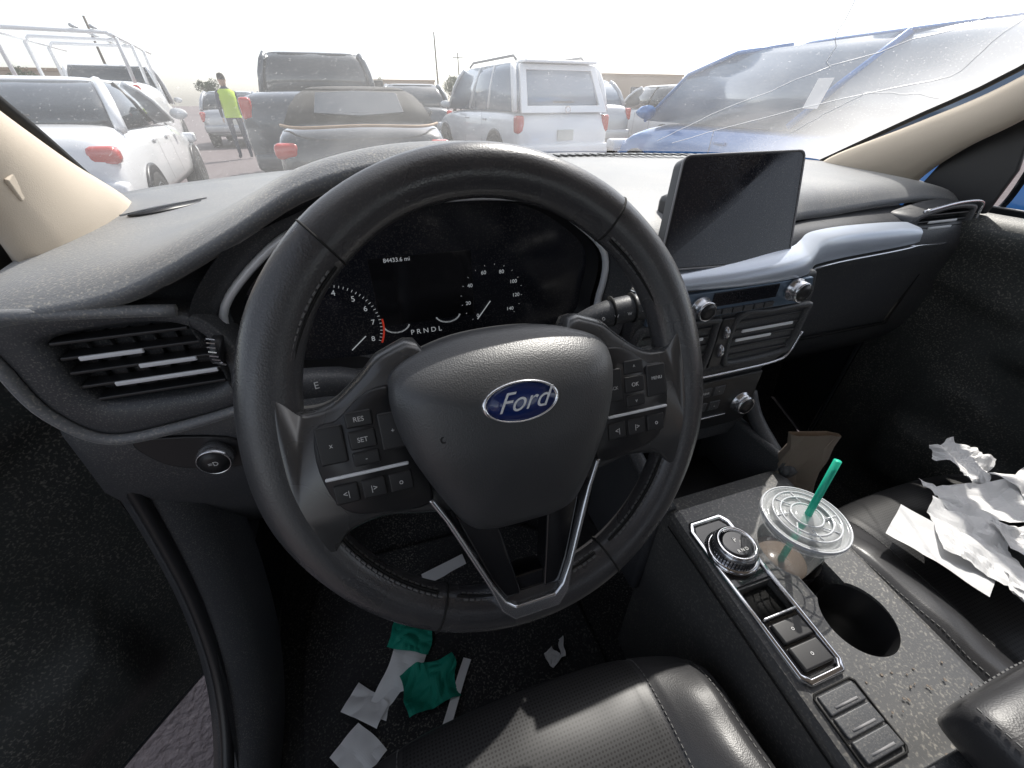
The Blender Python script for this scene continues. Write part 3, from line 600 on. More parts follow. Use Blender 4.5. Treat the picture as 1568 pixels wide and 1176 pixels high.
# ------------------------------------------------------------------ floor, sill, doors
FL=root("car_floor")
def fz(x,y): return -.95+.10*max(0,min(1,(y-.5)/.3))**1.2+.002*noise.noise(Vector((x*20,y*20,0)))
sheet("carpet",[[Vector((x,y,fz(x,y))) for x in [ -.385+1.6*i/60 for i in range(61)]] for y in [-1.2+2.1*j/60 for j in range(61)]],'carpet',FL)
sheet("firewall",[[Vector((-.40,.80,-.85)),Vector((1.22,.80,-.85))],[Vector((-.40,.88,-.2)),Vector((1.22,.88,-.2))]],'carpet',FL)
FM=root("floor_mat")
mat_=cr([(-.27,.60,0),(-.28,.30,0),(-.22,.12,0),(.10,.10,0),(.27,.14,0),(.29,.40,0),(.26,.60,0),(0,.64,0)],6)
rings("mat",[[Vector((p.x,p.y,fz(p.x,p.y)+.002)) for p in mat_],[Vector((p.x,p.y,fz(p.x,p.y)+.010)) for p in mat_],[Vector((p.x*.97,.37+(p.y-.37)*.97,fz(p.x,p.y)+.010)) for p in mat_],[Vector((p.x*.96,.37+(p.y-.37)*.96,fz(p.x,p.y)+.006)) for p in mat_]],'carpet',FM,caps=(False,True))
PD=root("brake_pedal"); slab("pad",[(.05,.60,-.82),(.14,.60,-.82),(.14,.62,-.76),(.05,.62,-.76)],.012,'black',PD); tube("arm",[(.095,.625,-.79),(.095,.68,-.6),(.095,.66,-.45)],.008,'black',PD)
PD=root("accelerator_pedal"); slab("pad",[(.19,.60,-.87),(.235,.60,-.87),(.235,.64,-.74),(.19,.64,-.74)],.012,'black',PD); tube("arm",[(.21,.65,-.76),(.21,.70,-.5)],.008,'black',PD)
SL=root("door_sill")
sp=[(-.330,.455,-.30),(-.335,.45,-.42),(-.342,.42,-.60),(-.350,.36,-.75),(-.362,.26,-.855),(-.375,.1,-.89),(-.385,-.3,-.90),(-.385,-1.1,-.90)]
tube("weather_seal",cr([(x,y,z) for x,y,z in sp],6,False),.009,'black',SL,n=10)
g=[]
for (x,y,z) in cr([(x,y,z) for x,y,z in sp],5,False):
    g.append([Vector((x+.05,y+.10,z-.06)),Vector((x+.045,y+.03,z-.01)),Vector((x+.02,y+.005,z+.004)),Vector((x-.008,y,z)),Vector((x-.026,y+.01,z-.012)),Vector((x-.032,y+.02,z-.05)),Vector((x-.032,y+.06,z-.16))])
sheet("jamb",g,'dash2',SL)
sheet("kick_panel",[[Vector((-.325,.46,-.28)),Vector((-.325,.90,-.28))],[Vector((-.335,.44,-.60)),Vector((-.335,.90,-.60))],[Vector((-.35,.2,-.97)),Vector((-.35,.90,-.97))]],'dash2',SL)
sheet("outer_jamb",[[Vector((-.375,.49,-.12)),Vector((-.43,.80,-.12))],[Vector((-.38,.48,-.55)),Vector((-.44,.80,-.55))],[Vector((-.40,.42,-.95)),Vector((-.45,.80,-.98))]],'gpaint',SL)
def door(name,hx,hy,dx,dy,nx,ny,L_=1.05,zt=-.14,zb0=-.97):
    r=root(name); d=Vector((dx,dy,0)).normalized(); n=Vector((nx,ny,0)).normalized(); g=[]
    NZ=60;NSX=70
    for i in range(NZ):
        z=zt-(zt-zb0)*i/(NZ-1); row=[]
        for j in range(NSX):
            s=L_*j/(NSX-1)
            f=.030*math.exp(-((z-zt+.03)/.05)**2)
            arm=math.exp(-((z+.42)/.035)**4)*max(0,min(1,(s-.22)/.12)); f+=.055*arm
            line=-.33-.20*s; f+=.020/(1+math.exp(max(-30,min(30,-(z-line)/.008))))
            pk=max(0,min(1,(s-.12)/.05))*max(0,min(1,(.75-s)/.05))*math.exp(-((z+.76)/.09)**4); f+=.035*pk
            rr=math.hypot(s-.22,z+.62)
            if rr<.085: f+=.006
            if i==0: f-=.05
            row.append(Vector((hx,hy,0))+d*s+n*f+Vector((0,0,z)))
        g.append(row)
    sheet("trim_panel",g,'doorm',r)
    P0=Vector((hx,hy,0)); o=-n*.10
    def C(s,z,k=0): return P0+d*s+Vector((0,0,z))+o*k
    slab("outer_skin",[C(-.02,zt,1),C(L_,zt,1),C(L_,-1.0,1),C(-.02,-1.0,1)],.01,'gpaint',r)
    slab("hinge_face",[C(-.005,zt+.01,0),C(-.005,zt+.01,1),C(-.005,zb0,1),C(-.005,zb0,0)],.012,'gpaint',r)
    slab("bottom_face",[C(0,zb0,0),C(L_,zb0,0),C(L_,zb0,1),C(0,zb0,1)],.012,'gpaint',r)
    tube("pull_handle",[C(.38,-.42)+n*.062,C(.42,-.405)+n*.066,C(.62,-.405)+n*.066,C(.70,-.41)+n*.06],.009,'black',r,n=10)
    tube("door_release",[C(.22,-.29)+n*.035,C(.30,-.285)+n*.04],.008,'silver',r,n=10)
    fr=[C(.05,-.03,.05),C(.12,.045,.0),C(.34,.25,-.7),C(.5,.29,-.9),C(1.02,.30,-.9),C(1.03,zt,.3)]
    tube("window_frame",fr,.016,'black',r,n=10)
    slab("sail_panel",[C(-.07,zt-.02,-.02),C(.085,zt,-.02),C(.092,-.11,-.02),C(.075,-.04,-.02),C(.05,-.01,-.02),C(-.03,-.09,-.02)],.012,'black',r)
    return r
door("driver_door",-.425,.60,-.62,-.785,.785,-.62,zb0=-.95)
door("passenger_door",1.20,.62,0.03,-1,-1,-.03,zt=-.19)
# ------------------------------------------------------------------ pillars, windshield, roof
def pillar(name,secs):
    r=root(name); rs=[]
    for fr_,re_,out_ in secs:
        a,b,c=Vector(fr_),Vector(re_),Vector(out_)
        mid=(a+b)/2; inn=mid+(mid-c)*.35
        rs.append([a,a.lerp(inn,.5)+(mid-c)*.08,inn,b.lerp(inn,.5)+(mid-c)*.08,b,b.lerp(c,.6),c,a.lerp(c,.6)])
    cols=[cr([q[j] for q in rs],6,False) for j in range(8)]
    R2=[[cols[j][i] for j in range(8)] for i in range(len(cols[0]))]
    return r,rings("trim",R2,'beige',r,caps=(True,True),sub=1)
rl,_=pillar("a_pillar",[((-.335,.84,-.15),(-.345,.50,-.17),(-.42,.68,-.17)),((-.325,.77,-.103),(-.335,.50,-.120),(-.41,.65,-.11)),((-.320,.650,-.040),(-.325,.485,-.05),(-.39,.58,-.03)),((-.305,.52,.045),(-.305,.42,.06),(-.36,.48,.08)),((-.25,.35,.20),(-.26,.28,.21),(-.31,.32,.23)),((-.20,.20,.33),(-.21,.12,.33),(-.26,.16,.35))])
slab("airbag_tag",[(-.316,.535,-.078),(-.312,.575,-.060),(-.308,.565,-.040),(-.311,.525,-.058)],.004,'beige',rl,bevel=.0015)
pillar("a_pillar",[((1.15,.94,-.17),(1.20,.66,-.20),(1.26,.80,-.19)),((1.135,.905,-.120),(1.185,.655,-.150),(1.24,.78,-.13)),((1.13,.72,-.035),(1.155,.60,-.085),(1.22,.66,-.04)),((1.12,.575,.040),(1.13,.515,-.020),(1.19,.55,.03)),((1.09,.38,.19),(1.10,.32,.17),(1.15,.35,.21)),((1.05,.20,.33),(1.06,.12,.33),(1.11,.16,.35))])
WS=root("windshield")
base=cr([(-.38,.78,-.125),(-.35,.84,-.122),(-.17,1.03,-.120),(0,1.13,-.118),(.20,1.19,-.117),(.44,1.22,-.117),(.70,1.17,-.118),(.95,1.07,-.12),(1.13,.93,-.125),(1.17,.88,-.13)],5,False)
eR=cr([(1.16,.91,-.13),(1.15,.73,-.033),(1.14,.585,.045),(1.10,.385,.195),(1.06,.20,.335)],6,False)
eL=cr([(-.36,.80,-.125),(-.335,.66,-.038),(-.315,.53,.048),(-.26,.36,.205),(-.21,.20,.335)],6,False)
def samp(c,t):
    f=t*(len(c)-1); i=min(int(f),len(c)-2); return c[i].lerp(c[i+1],f-i)
def wsurf(u,t,off=0):
    u=max(0,min(1,u))
    lin=lambda uu:samp(base,uu).lerp(Vector((-.21+1.27*uu,.20+.15*math.sin(math.pi*uu),.335+.035*math.sin(math.pi*uu))),t)
    q=lin(u)+Vector((0,.05,.05))*math.sin(math.pi*t)*.5*max(0,math.sin(math.pi*u))
    if u>.5: q=q+(samp(eR,t)-lin(1))*((u-.5)/.5)**3
    else: q=q+(samp(eL,t)-lin(0))*((.5-u)/.5)**3
    return q-Vector((0,off*.5,off*.85))
sheet("glass",[[wsurf(j/45,i/14) for j in range(46)] for i in range(15)],'wind',WS)
tube("edge_seal_left",[wsurf(.008,i/14,.002) for i in range(15)],.006,'void',WS,n=6); tube("edge_seal_right",[wsurf(.994,i/14,.002) for i in range(15)],.005,'void',WS,n=6)
for (u0,t0,u1,t1) in ((.70,.05,.80,.36),(.72,.04,.93,.40),(.80,.36,.92,.62),(.80,.36,.74,.60),(.86,.29,.97,.34),(.86,.29,.84,.12),(.93,.40,.90,.66)):
    pts=[]
    for i in range(14):
        f=i/13; pts.append(wsurf(u0+(u1-u0)*f+.006*noise.noise(Vector((f*6,u0*30,t1))),t0+(t1-t0)*f+.010*noise.noise(Vector((f*6,t1*30,9))),-.0015))
    tube("pale_line",pts,.0007,'pale_line',WS,n=4)  # thin pale wavering lines laid along the glass
RF=root("car_roof")
sheet("headliner",[[Vector((-.26+1.37*u,y,.345+.035*math.sin(math.pi*u)+.04*math.sin(math.pi*max(0,min(1,(y+1.9)/2.2))))) for u in [i/12 for i in range(13)]] for y in (.27,.2,0,-.4,-.9,-1.4,-1.9)],'beige',RF,solid=.04)
for x in(-.27,1.12): tube("roof_rail",[(x,.22,.33),(x,-.4,.36),(x,-1.2,.36),(x,-1.9,.30)],.04,'beige',RF,n=10)
BD=root("car_body")
for x in(-.36,1.22): box("b_pillar",(x,-.62,-.3),(.08,.22,1.3),'beige',BD,bevel=.02)
for x in(-.38,1.24): box("rear_side",(x,-1.35,-.55),(.08,1.3,.85),'dash2',BD,bevel=.02)
box("tailgate",(.43,-2.0,-.5),(1.6,.08,.95),'dash2',BD,bevel=.02)
box("rear_bench",(.43,-1.45,-.65),(1.3,.5,.3),'leather',BD,bevel=.06); box("rear_bench_back",(.43,-1.75,-.3),(1.3,.16,.6),'leather',BD,bevel=.06,rot=(12,0,0))
HD=root("car_hood")
sheet("hood",[[Vector((.44+u*(.78-.12*v),1.16+.95*v-.22*u*u*(1-v*.2),-.19-.02*v-.16*v**4-.05*u*u)) for u in [-1+2*i/16 for i in range(17)]] for v in [j/12 for j in range(13)]],'gpaint',HD)
sheet("cowl",[[p+Vector((0,.0,-.004)) for p in base],[p+Vector((0,.08,-.06)) for p in base]],'black',HD)
for s,x0 in((1,1.22),(-1,-.34)):
    sheet("fender",[[Vector((x0,y,z)) for y in (.5,1.0,1.6,2.1)] for z in (-.24,-.6,-.9)],'gpaint',HD)
SM=root("side_mirror",(1.43,.64,-.15+CZ),(0,0,R_(14)))
def se(y,w,h): return [Vector((math.copysign(abs(math.cos(t))**.6,math.cos(t))*w,y,math.copysign(abs(math.sin(t))**.6,math.sin(t))*h)) for t in [2*math.pi*i/32 for i in range(32)]]
rings("housing",[se(-.01,.118,.078),se(.0,.122,.082),se(.04,.118,.078),se(.09,.08,.05),se(.10,.03,.02)],'gpaint',SM,caps=(False,True))
rings("mirror_glass",[se(-.003,.112,.072)],'mirror',SM,caps=(False,True),smooth=False)
tube("mirror_arm",[(-.06,.03,-.06),(-.16,.03,-.07),(-.22,.0,-.06)],.022,'gpaint',SM)
# ------------------------------------------------------------------ outside
GR=mk("ground",[(-150,-150,0),(150,-150,0),(150,150,0),(-150,150,0)],[(0,1,2,3)],'asphalt',None,smooth=False)
many("parking_lines",[((.44+2.75*i-1.37,6.9,.004),(.10,4.8,.002),Matrix.Identity(3)) for i in range(-4,5)],'plate',None)
def wheel(par,x,y,r,w=.22):
    s=1 if x>0 else -1
    lathe("tire",[(r*.62,-w/2),(r*.95,-w/2),(r,-w*.35),(r,w*.35),(r*.95,w/2),(r*.62,w/2)],(x,y,r),(s,0,0),'tire',par,seg=28)
    lathe("rim",[(r*.64,w/2-.03),(r*.64,w/2+.002),(r*.55,w/2-.01),(r*.2,w/2-.02),(r*.12,w/2)],(x,y,r),(s,0,0),'rim',par,seg=20)
    for k in range(5):
        a=2*math.pi*k/5; c=Vector((x+s*(w/2-.004),y+math.cos(a)*r*.36,r+math.sin(a)*r*.36))
        mk("spoke",[c+Vector((0,math.cos(a)*p*r*.26-math.sin(a)*q*r*.08,math.sin(a)*p*r*.26+math.cos(a)*q*r*.08)) for p,q in((-1,-1),(1,-1),(1,1),(-1,1))],[(0,1,2,3)],'tire',par,smooth=False)
def vehicle(name,loc,rz,L_,Wd,H,prof,gh,paint,glass='cglass',roofmat=None,wr=.33,wy=None,tail='v',pillars=True,bps=(.5,),sub=1,fb=(.05,.04),pw=1):
    v=root(name,(loc[0],loc[1],0),(0,0,R_(rz))); hw=Wd/2; rs=[]
    for (y,t,f) in prof:
        w=hw*f; b=.28 if 0.15<y<L_-.15 else .38
        half=[(0,t+.02),(w*.55,t+.012),(w*.86,t-.005),(w*.955,t-.05),(w*.99,t-(t-b)*.30),(w,t-(t-b)*.5),(w*.985,t-(t-b)*.8),(w*.93,b),(w*.5,b-.03)]
        ring=[Vector((x,y,z)) for x,z in half]+[Vector((0,y,b-.03))]+[Vector((-x,y,z)) for x,z in half[:0:-1]]
        rs.append(ring)
    rings("body",rs,paint,v,caps=(True,True),sub=sub)
    yR0,yF0,yR1,yF1,belt,wt=gh; wb=hw*.93; zt=H-.05
    def rr_(y0,y1,w,z,cv=.06):
        P=[(-w,y0+cv),(-w*.8,y0+.01),(0,y0-.03),(w*.8,y0+.01),(w,y0+cv),(w*1.0,(y0+y1)/2),(w,y1-cv),(w*.8,y1-.02),(0,y1+.05),(-w*.8,y1-.02),(-w,y1-cv),(-w,(y0+y1)/2)]
        return [Vector((a,b,z)) for a,b in P]
    A_=rr_(yR0,yF0,wb,belt-.03); Z_=rr_(yR1,yF1,hw*wt,zt)
    fbv=lambda i:Vector((0,fb[0],fb[1])) if 6<=i<=10 else (Vector((0,-.05,.03)) if i<=4 else Vector((0,0,.02)))
    Mi=[a.lerp(b,.5)+Vector(((a.x)*.03,0,0))+fbv(i) for i,(a,b) in enumerate(zip(A_,Z_))]
    M2=[a.lerp(b,.8)+Vector(((a.x)*.025,0,0))+fbv(i)*.75 for i,(a,b) in enumerate(zip(A_,Z_))]
    rings("glasshouse",[A_,Mi,M2,Z_],glass,v,caps=(True,True))
    rm=roofmat or paint
    O=lambda r,k,dz:[Vector((p.x*k,(p.y-(yR1+yF1)/2)*k+(yR1+yF1)/2,zt+dz)) for p in r]
    rings("roof",[O(Z_,1.015,-.02),O(Z_,1.02,.005),O(Z_,.95,.035),O(Z_,.6,.05),O(Z_,.1,.055)],rm,v,caps=(True,True),sub=1)
    if pillars:
        for idx,wd in((0,.05),(4,.05),(6,.035),(10,.035)):
            tube("pillar",[A_[idx]*1.0,Mi[idx],M2[idx],Z_[idx]],wd*pw,rm,v,n=8)
        for f in bps:
            for sx in(-1,1):
                a=Vector((sx*wb,yR0+(yF0-yR0)*f,belt)); b=Vector((sx*hw*wt,yR1+(yF1-yR1)*f,zt)); m_=a.lerp(b,.5)+Vector((sx*.022,0,0)); tube("b_pillar",[a,m_,b],.028,rm if f!=.5 else 'black',v,n=8)
    wy=wy or (L_*.19,L_*.81)
    for y in wy:
        for sx in(-1,1):
            wheel(v,sx*(hw-.10),y,wr)
            lathe("wheel_arch",[(wr+.06,-.02),(wr+.06,.012),(wr+.03,.014)],(sx*(hw-.012),y,wr+.02),(sx,0,0),'black',v,seg=28)
    for sx in(-1,1):
        rings("door_mirror",[[Vector((sx*(hw+.10)+math.cos(t)*.10,yF0-.35+dy,belt+.06+math.sin(t)*sc_*.07)) for t in [2*math.pi*i/12 for i in range(12)]] for dy,sc_ in((-.03,1),(.04,.9),(.07,.5))],paint,v,caps=(True,True))
        for dy in (.36,.62):
            y=yR0+(yF0-yR0)*dy; box("door_handle",(sx*(hw*.985),y,belt-.16),(.02,.16,.03),paint,v,bevel=.008)
            mk("door_gap",[(sx*(hw*.999+.004),y+.12,.45),(sx*(hw*.999+.004),y+.128,.45),(sx*(hw*.975),y+.128,belt-.05),(sx*(hw*.975),y+.12,belt-.05)],[(0,1,2,3)],'void',v,smooth=False)
    zt_=prof[1][1]
    for sx in(-1,1):
        if tail=='v': box("tail_light",(sx*hw*.88,.10,zt_-.16),(.15,.16,.26),'tail',v,bevel=.04)
        else: box("tail_light",(sx*hw*.84,.09,zt_-.14),(.24,.16,.15),'tail',v,bevel=.05)
        box("head_light",(sx*hw*.76,L_-.12,.74),(.36,.22,.14),'headl',v,bevel=.04)
    box("licence_plate",(0,-.015,zt_-.32),(.31,.02,.16),'plate',v,bevel=.004)
    box("rear_bumper",(0,.05,.52),(Wd*.94,.22,.22),paint,v,bevel=.05)
    box("front_bumper",(0,L_-.06,.50),(Wd*.92,.22,.24),paint,v,bevel=.06); box("grille",(0,L_+.0,.68),(Wd*.45,.08,.14),'black',v,bevel=.02)
    box("wiper",(0,yR0-.0,belt+.10),(.4,.02,.015),'black',v,bevel=0)
    return v
v=vehicle("parked_suv",(3.42,7.55),6.8,4.8,1.92,1.80,[(0,.75,.90),(.03,1.08,.95),(.3,1.13,.99),(1.6,1.13,1),(3.2,1.10,1),(3.6,1.06,.99),(4.5,.98,.93),(4.75,.86,.85),(4.8,.6,.8)],(.10,3.75,.42,2.9,1.13,.80),'wpaint','lglass',wr=.38,bps=(.33,.6))
for sx in(-1,1): tube("roof_rail",[(sx*.66,.6,1.80),(sx*.66,.7,1.86),(sx*.66,2.6,1.86),(sx*.66,2.8,1.80)],.02,'steel',v)
box("rear_spoiler",(0,.36,1.77),(1.35,.3,.04),'wpaint',v,bevel=.015); text("badge","O",(0,-.04,1.12),(1,0,0),(0,0,1),.14,'chrome',v,ext=.01)
frame("liftgate_frame",[(-.83,1.08),(.83,1.08),(.72,1.74),(-.72,1.74)],[(-.70,1.18),(.70,1.18),(.62,1.66),(-.62,1.66)],lambda a,b,h:Vector((a,.04+(b-1.1)*.50-h,b)),-.04,.02,'wpaint',v,bevel=.01)
v=vehicle("convertible_car",(.07,5.2),0,4.7,1.88,1.40,[(0,.72,.88),(.03,.96,.94),(.35,1.03,.97),(1.0,1.04,1),(3.0,1.0,1),(3.6,.98,.98),(4.4,.85,.9),(4.65,.7,.8),(4.7,.55,.75)],(.75,3.1,1.35,2.35,1.03,.66),'gpaint','softtop',roofmat='softtop',wr=.34,pillars=False,tail='h')
prism("rear_window",[(-.50,0),(-.46,.19),(0,.21),(.46,.19),(.50,0),(0,-.03)],lambda a,b,h:Vector((a,.76+b*1.55-h*.8,1.12+b+h*.8)),.005,.022,'cglass',v,bevel=.004)
tube("trunk_edge",cr([(-.85,.52,1.03),(-.6,.08,1.02),(0,.02,1.035),(.6,.08,1.02),(.85,.52,1.03)],5,False),.014,'tan',v)
v=vehicle("pickup_truck",(-.50,7.4),0,5.8,2.0,1.95,[(0,1.0,.96),(.04,1.32,.99),(.5,1.36,1),(2.0,1.36,1),(4.2,1.30,1),(4.6,1.22,.99),(5.5,1.12,.95),(5.75,.9,.9),(5.8,.6,.88)],(1.95,4.5,2.15,3.6,1.34,.76),'kpaint','cglass',wr=.42,bps=(.45,))
for sx in(-1,1): box("tow_mirror",(sx*1.12,4.0,1.48),(.22,.10,.26),'black',v,bevel=.03)
v=vehicle("parked_sedan",(-2.95,5.0),7,4.4,1.74,1.46,[(0,.72,.88),(.03,.98,.93),(.3,1.05,.96),(.8,1.06,.99),(2.8,1.0,1),(3.2,.97,.98),(4.1,.85,.9),(4.35,.7,.8),(4.4,.55,.75)],(.55,3.15,1.25,2.35,1.04,.70),'wpaint','cglass',wr=.31,bps=(.5,),tail='h')
v=vehicle("parked_sedan",(-4.6,3.4),10,4.5,1.78,1.46,[(0,.72,.88),(.03,1.0,.93),(.3,1.06,.96),(.8,1.06,.99),(2.8,1.0,1),(3.2,.97,.98),(4.2,.85,.9),(4.45,.7,.8),(4.5,.55,.75)],(.5,3.2,1.25,2.35,1.04,.70),'wpaint','lglass',wr=.31,tail='h')
v=vehicle("utility_van",(-5.1,12.2),10,5.4,2.0,2.0,[(0,1.0,.97),(.05,1.55,.99),(.5,1.6,1),(3.0,1.6,1),(3.3,1.2,1),(4.6,1.1,.97),(5.3,.95,.9),(5.4,.6,.88)],(3.0,4.5,3.1,3.9,1.2,.8),'wpaint','cglass',wr=.38)
frame("rear_doors",[(-.85,.6),(.85,.6),(.85,1.5),(-.85,1.5)],[(-.80,.65),(.80,.65),(.80,1.45),(-.80,1.45)],XZ(-.01),-.02,.02,'wpaint',v,bevel=.005)
box("door_window",(-.4,-.03,1.25),(.5,.02,.3),'cglass',v); box("door_window",(.4,-.03,1.25),(.5,.02,.3),'cglass',v)
for y in(.1,1.6,3.0): 
    tube("rack_hoop",[(-.9,y,1.55),(-.9,y,2.25),(-.8,y,2.35),(.8,y,2.35),(.9,y,2.25),(.9,y,1.55)],.035,'wpaint',v)
for x in(-.88,.88): tube("rack_rail",[(x,-.1,2.3),(x,4.2,2.3)],.03,'wpaint',v)
tube("ladder",[(.3,0,2.42),(.3,4,2.42)],.03,'spaint',v); tube("ladder",[(.6,0,2.42),(.6,4,2.42)],.03,'spaint',v)
v=vehicle("blue_hatchback",(4.0,1.0),-3,5.0,1.86,1.66,[(0,.75,.9),(.03,1.0,.95),(.3,1.08,.98),(1.0,1.08,1),(3.2,1.06,1),(3.7,1.04,.98),(4.5,.93,.92),(4.9,.75,.82),(5.0,.55,.78)],(.05,4.1,.55,2.35,1.08,.72),'bpaint','lglass',wr=.34,bps=(.45,),fb=(.26,.14),pw=.6)
slab("window_sticker",[(-.915,1.75,1.20),(-.915,1.62,1.20),(-.860,1.62,1.38),(-.860,1.75,1.38)],.003,'paper',v)
def simple(name,x,y,rz,paint,H=1.5,glass='cglass'):
    vehicle(name,(x,y),rz,4.5,1.8,H,[(0,.72,.9),(.03,H*.66,.94),(.3,H*.7,.97),(2.8,H*.68,1),(3.3,H*.65,.97),(4.2,.88,.9),(4.5,.6,.8)],(.3,3.3,.8,2.5,H*.69,.74),paint,glass,wr=.33)
simple("parked_car",1.6,12.6,0,'kpaint',1.62); simple("parked_car",6.0,11,4,'spaint',1.7,'lglass'); simple("parked_car",-3.6,17,4,'spaint',1.5); simple("parked_car",-3.2,24,4,'gpaint',1.6); simple("parked_car",8.6,10,0,'wpaint',1.6)
simple("parked_car",-9,12,5,'wpaint',1.5); simple("parked_car",5.2,-5,0,'rpaint',1.7); simple("parked_car",-4.2,-3,0,'spaint',1.6); simple("parked_car",8.5,-5.5,0,'rpaint',1.7)
# worker in a safety vest, mostly hidden behind the pickup
PE=root("person",(-2.86,13.6,0),(0,0,R_(25)))
jv=[(0,0,.95),(0,0,1.15),(0,0,1.38),(0,0,1.50),(0,.01,1.58),(-.11,0,.92),(-.12,.01,.50),(-.12,0,.08),(-.13,.12,.05),(.11,0,.92),(.12,.02,.50),(.13,-.02,.08),(.14,.10,.05),(-.19,0,1.40),(-.24,-.02,1.12),(-.22,.10,.90),(.19,0,1.40),(.24,-.02,1.12),(.20,.12,.92)]
je=[(0,1),(1,2),(2,3),(3,4),(0,5),(5,6),(6,7),(7,8),(0,9),(9,10),(10,11),(11,12),(2,13),(13,14),(14,15),(2,16),(16,17),(17,18)]
jr=[.15,.14,.15,.06,.055,.10,.07,.05,.04,.10,.07,.05,.04,.065,.05,.035,.065,.05,.035]
me=bpy.data.meshes.new("body"); me.from_pydata(jv,je,[]); me.materials.append(M['cloth']); ob=bpy.data.objects.new("body",me); COL.objects.link(ob); ob.parent=PE
sk=ob.modifiers.new("skin",'SKIN'); ob.modifiers.new("sub",'SUBSURF').levels=1
for i,v_ in enumerate(me.skin_vertices[0].data): v_.radius=(jr[i],jr[i]*.8); v_.use_root=(i==0)
el=lambda z,w,d,y=0:[Vector((math.cos(t)*w,y+math.sin(t)*d,z)) for t in [2*math.pi*i/20 for i in range(20)]]
rings("safety_vest",[el(.90,.185,.145),el(1.1,.18,.15),el(1.3,.20,.155),el(1.42,.20,.13),el(1.48,.12,.10)],'vest',PE)
rings("head",[el(1.53,.05,.06,.01),el(1.57,.065,.085,.01),el(1.63,.076,.098,.01),el(1.70,.078,.10,.0),el(1.76,.06,.08,0),el(1.78,.02,.03,0)],'skin',PE,caps=(True,True))
rings("hair",[el(1.66,.080,.102,-.012),el(1.71,.082,.103,-.008),el(1.77,.063,.083,0),el(1.79,.02,.03,0)],'hair',PE,caps=(False,True))
box("nose",(0,.112,1.64),(.025,.03,.04),'skin',PE,bevel=.01)
for sx in(-1,1):
    box("ear",(sx*.078,0,1.65),(.015,.03,.05),'skin',PE,bevel=.006); box("eye",(sx*.03,.102,1.665),(.02,.01,.01),'hair',PE,bevel=.003)
    for k in range(4): tube("finger",[(sx*.21,.10+.014*k,.89),(sx*.215,.105+.014*k,.84),(sx*.21,.11+.014*k,.80)],.008,'skin',PE,n=6)
    tube("thumb",[(sx*.20,.15,.89),(sx*.19,.165,.85)],.009,'skin',PE,n=6)
for i,(x,y,h) in enumerate(((-18.5,50,6.6),(10.2,60,7.6),(16,75,7.0))):
    p=root("utility_pole",(x,y,0)); tube("post",[(0,0,0),(0,0,h)],.11,'bark',p,rf=lambda t:1.1-.4*t)
    if i==2: tube("crossarm",[(-.8,0,h-.6),(.8,0,h-.6)],.05,'bark',p)
def building(name,x,y,w,d,h):
    b=root(name,(x,y,0)); box("walls",(0,0,h/2),(w,d,h),'stucco',b,bevel=.02); box("parapet",(0,0,h+.15),(w+.3,d+.3,.3),'tan',b,bevel=.02)
    for k in range(int(w//4)):
        xx=-w/2+2+k*4; box("window",(xx,-d/2-.02,h*.55),(1.6,.06,1.2),'cglass',b,bevel=0); box("window_sill",(xx,-d/2-.06,h*.55-.66),(1.8,.1,.1),'tan',b,bevel=0)
    box("door",(w/2-1,-d/2-.03,1.05),(1.1,.08,2.1),'steel',b,bevel=0)
building("stucco_building",-42,78,30,12,4); building("stucco_building",38,72,22,12,4.2); building("stucco_building",2,98,26,12,4)
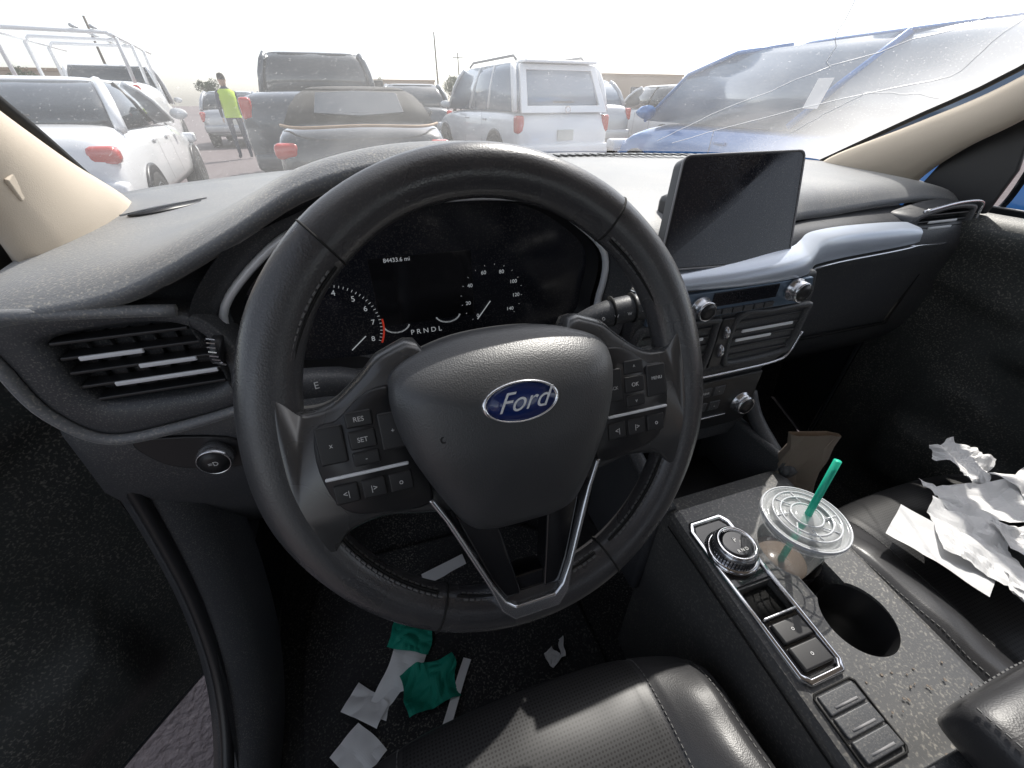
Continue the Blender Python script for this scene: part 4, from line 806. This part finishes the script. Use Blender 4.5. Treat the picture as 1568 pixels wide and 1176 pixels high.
def tree(x,y,h):
    t=root("tree",(x,y,0)); tube("trunk",[(0,0,0),(.1,0,h*.3),(0,.1,h*.55)],.18,'bark',t,rf=lambda u:1.2-.8*u)
    for k in range(5):
        a=k*1.3; tube("limb",[(0,0,h*.35),(math.cos(a)*h*.15,math.sin(a)*h*.15,h*.55),(math.cos(a)*h*.25,math.sin(a)*h*.25,h*.75)],.07,'bark',t,rf=lambda u:1-.7*u)
    vs=[];fs=[]
    cl=[(Vector((random.gauss(0,h*.17),random.gauss(0,h*.17),h*.68+random.gauss(0,h*.12))),random.uniform(.08,.16)*h) for _ in range(16)]
    for c,r in cl:
        for _ in range(150):
            d=Vector((random.gauss(0,1),random.gauss(0,1),random.gauss(0,1))).normalized()*r*random.uniform(.5,1.1); p=c+d
            a=Vector((random.uniform(-1,1),random.uniform(-1,1),random.uniform(-1,1)))*.14; b=Vector((random.uniform(-1,1),random.uniform(-1,1),random.uniform(-1,1)))*.14
            k=len(vs); vs+= [p,p+a,p+b]; fs.append((k,k+1,k+2))
    mk("crown",vs,fs,'leaf',t,smooth=False)
for x,y,h in((11,55,3.6),(14,58,3),(-14,60,3.2),(-8,66,3.0),(30,60,4),(-30,62,4),(4,70,3.5)): tree(x,y,h)
# ------------------------------------------------------------------ light, sky, camera
w=bpy.data.worlds.new("World"); sc.world=w; w.use_nodes=True; nt=w.node_tree; bg=nt.nodes["Background"]
sky=nt.nodes.new("ShaderNodeTexSky"); sky.sky_type='NISHITA'; sky.sun_disc=False
EL,AZ=50,42
sky.sun_elevation=R_(EL); sky.sun_rotation=R_(AZ); sky.air_density=1.0; sky.dust_density=1.6; sky.ozone_density=1
hs=nt.nodes.new("ShaderNodeHueSaturation"); hs.inputs["Saturation"].default_value=.40; hs.inputs["Value"].default_value=1.5
nt.links.new(sky.outputs[0],hs.inputs["Color"]); nt.links.new(hs.outputs[0],bg.inputs[0]); bg.inputs[1].default_value=.15
sd=bpy.data.lights.new("sun",'SUN'); sd.energy=5; sd.angle=R_(.5); sd.color=(1,.95,.87); so=bpy.data.objects.new("sun",sd); COL.objects.link(so)
S_=Vector((math.sin(R_(AZ))*math.cos(R_(EL)),math.cos(R_(AZ))*math.cos(R_(EL)),math.sin(R_(EL)))); so.rotation_euler=S_.to_track_quat('Z','Y').to_euler(); so.location=(0,0,20)
cd=bpy.data.cameras.new("camera"); cam=bpy.data.objects.new("camera",cd); COL.objects.link(cam); sc.camera=cam
cd.sensor_width=36; cd.lens=620/1568*36; cd.clip_start=.01; cd.clip_end=500
cam.location=(0,0,CZ); cam.rotation_euler=(R_(90-35),0,R_(-18))
sc.view_settings.view_transform='Standard'; sc.view_settings.look='None'; sc.view_settings.exposure=0
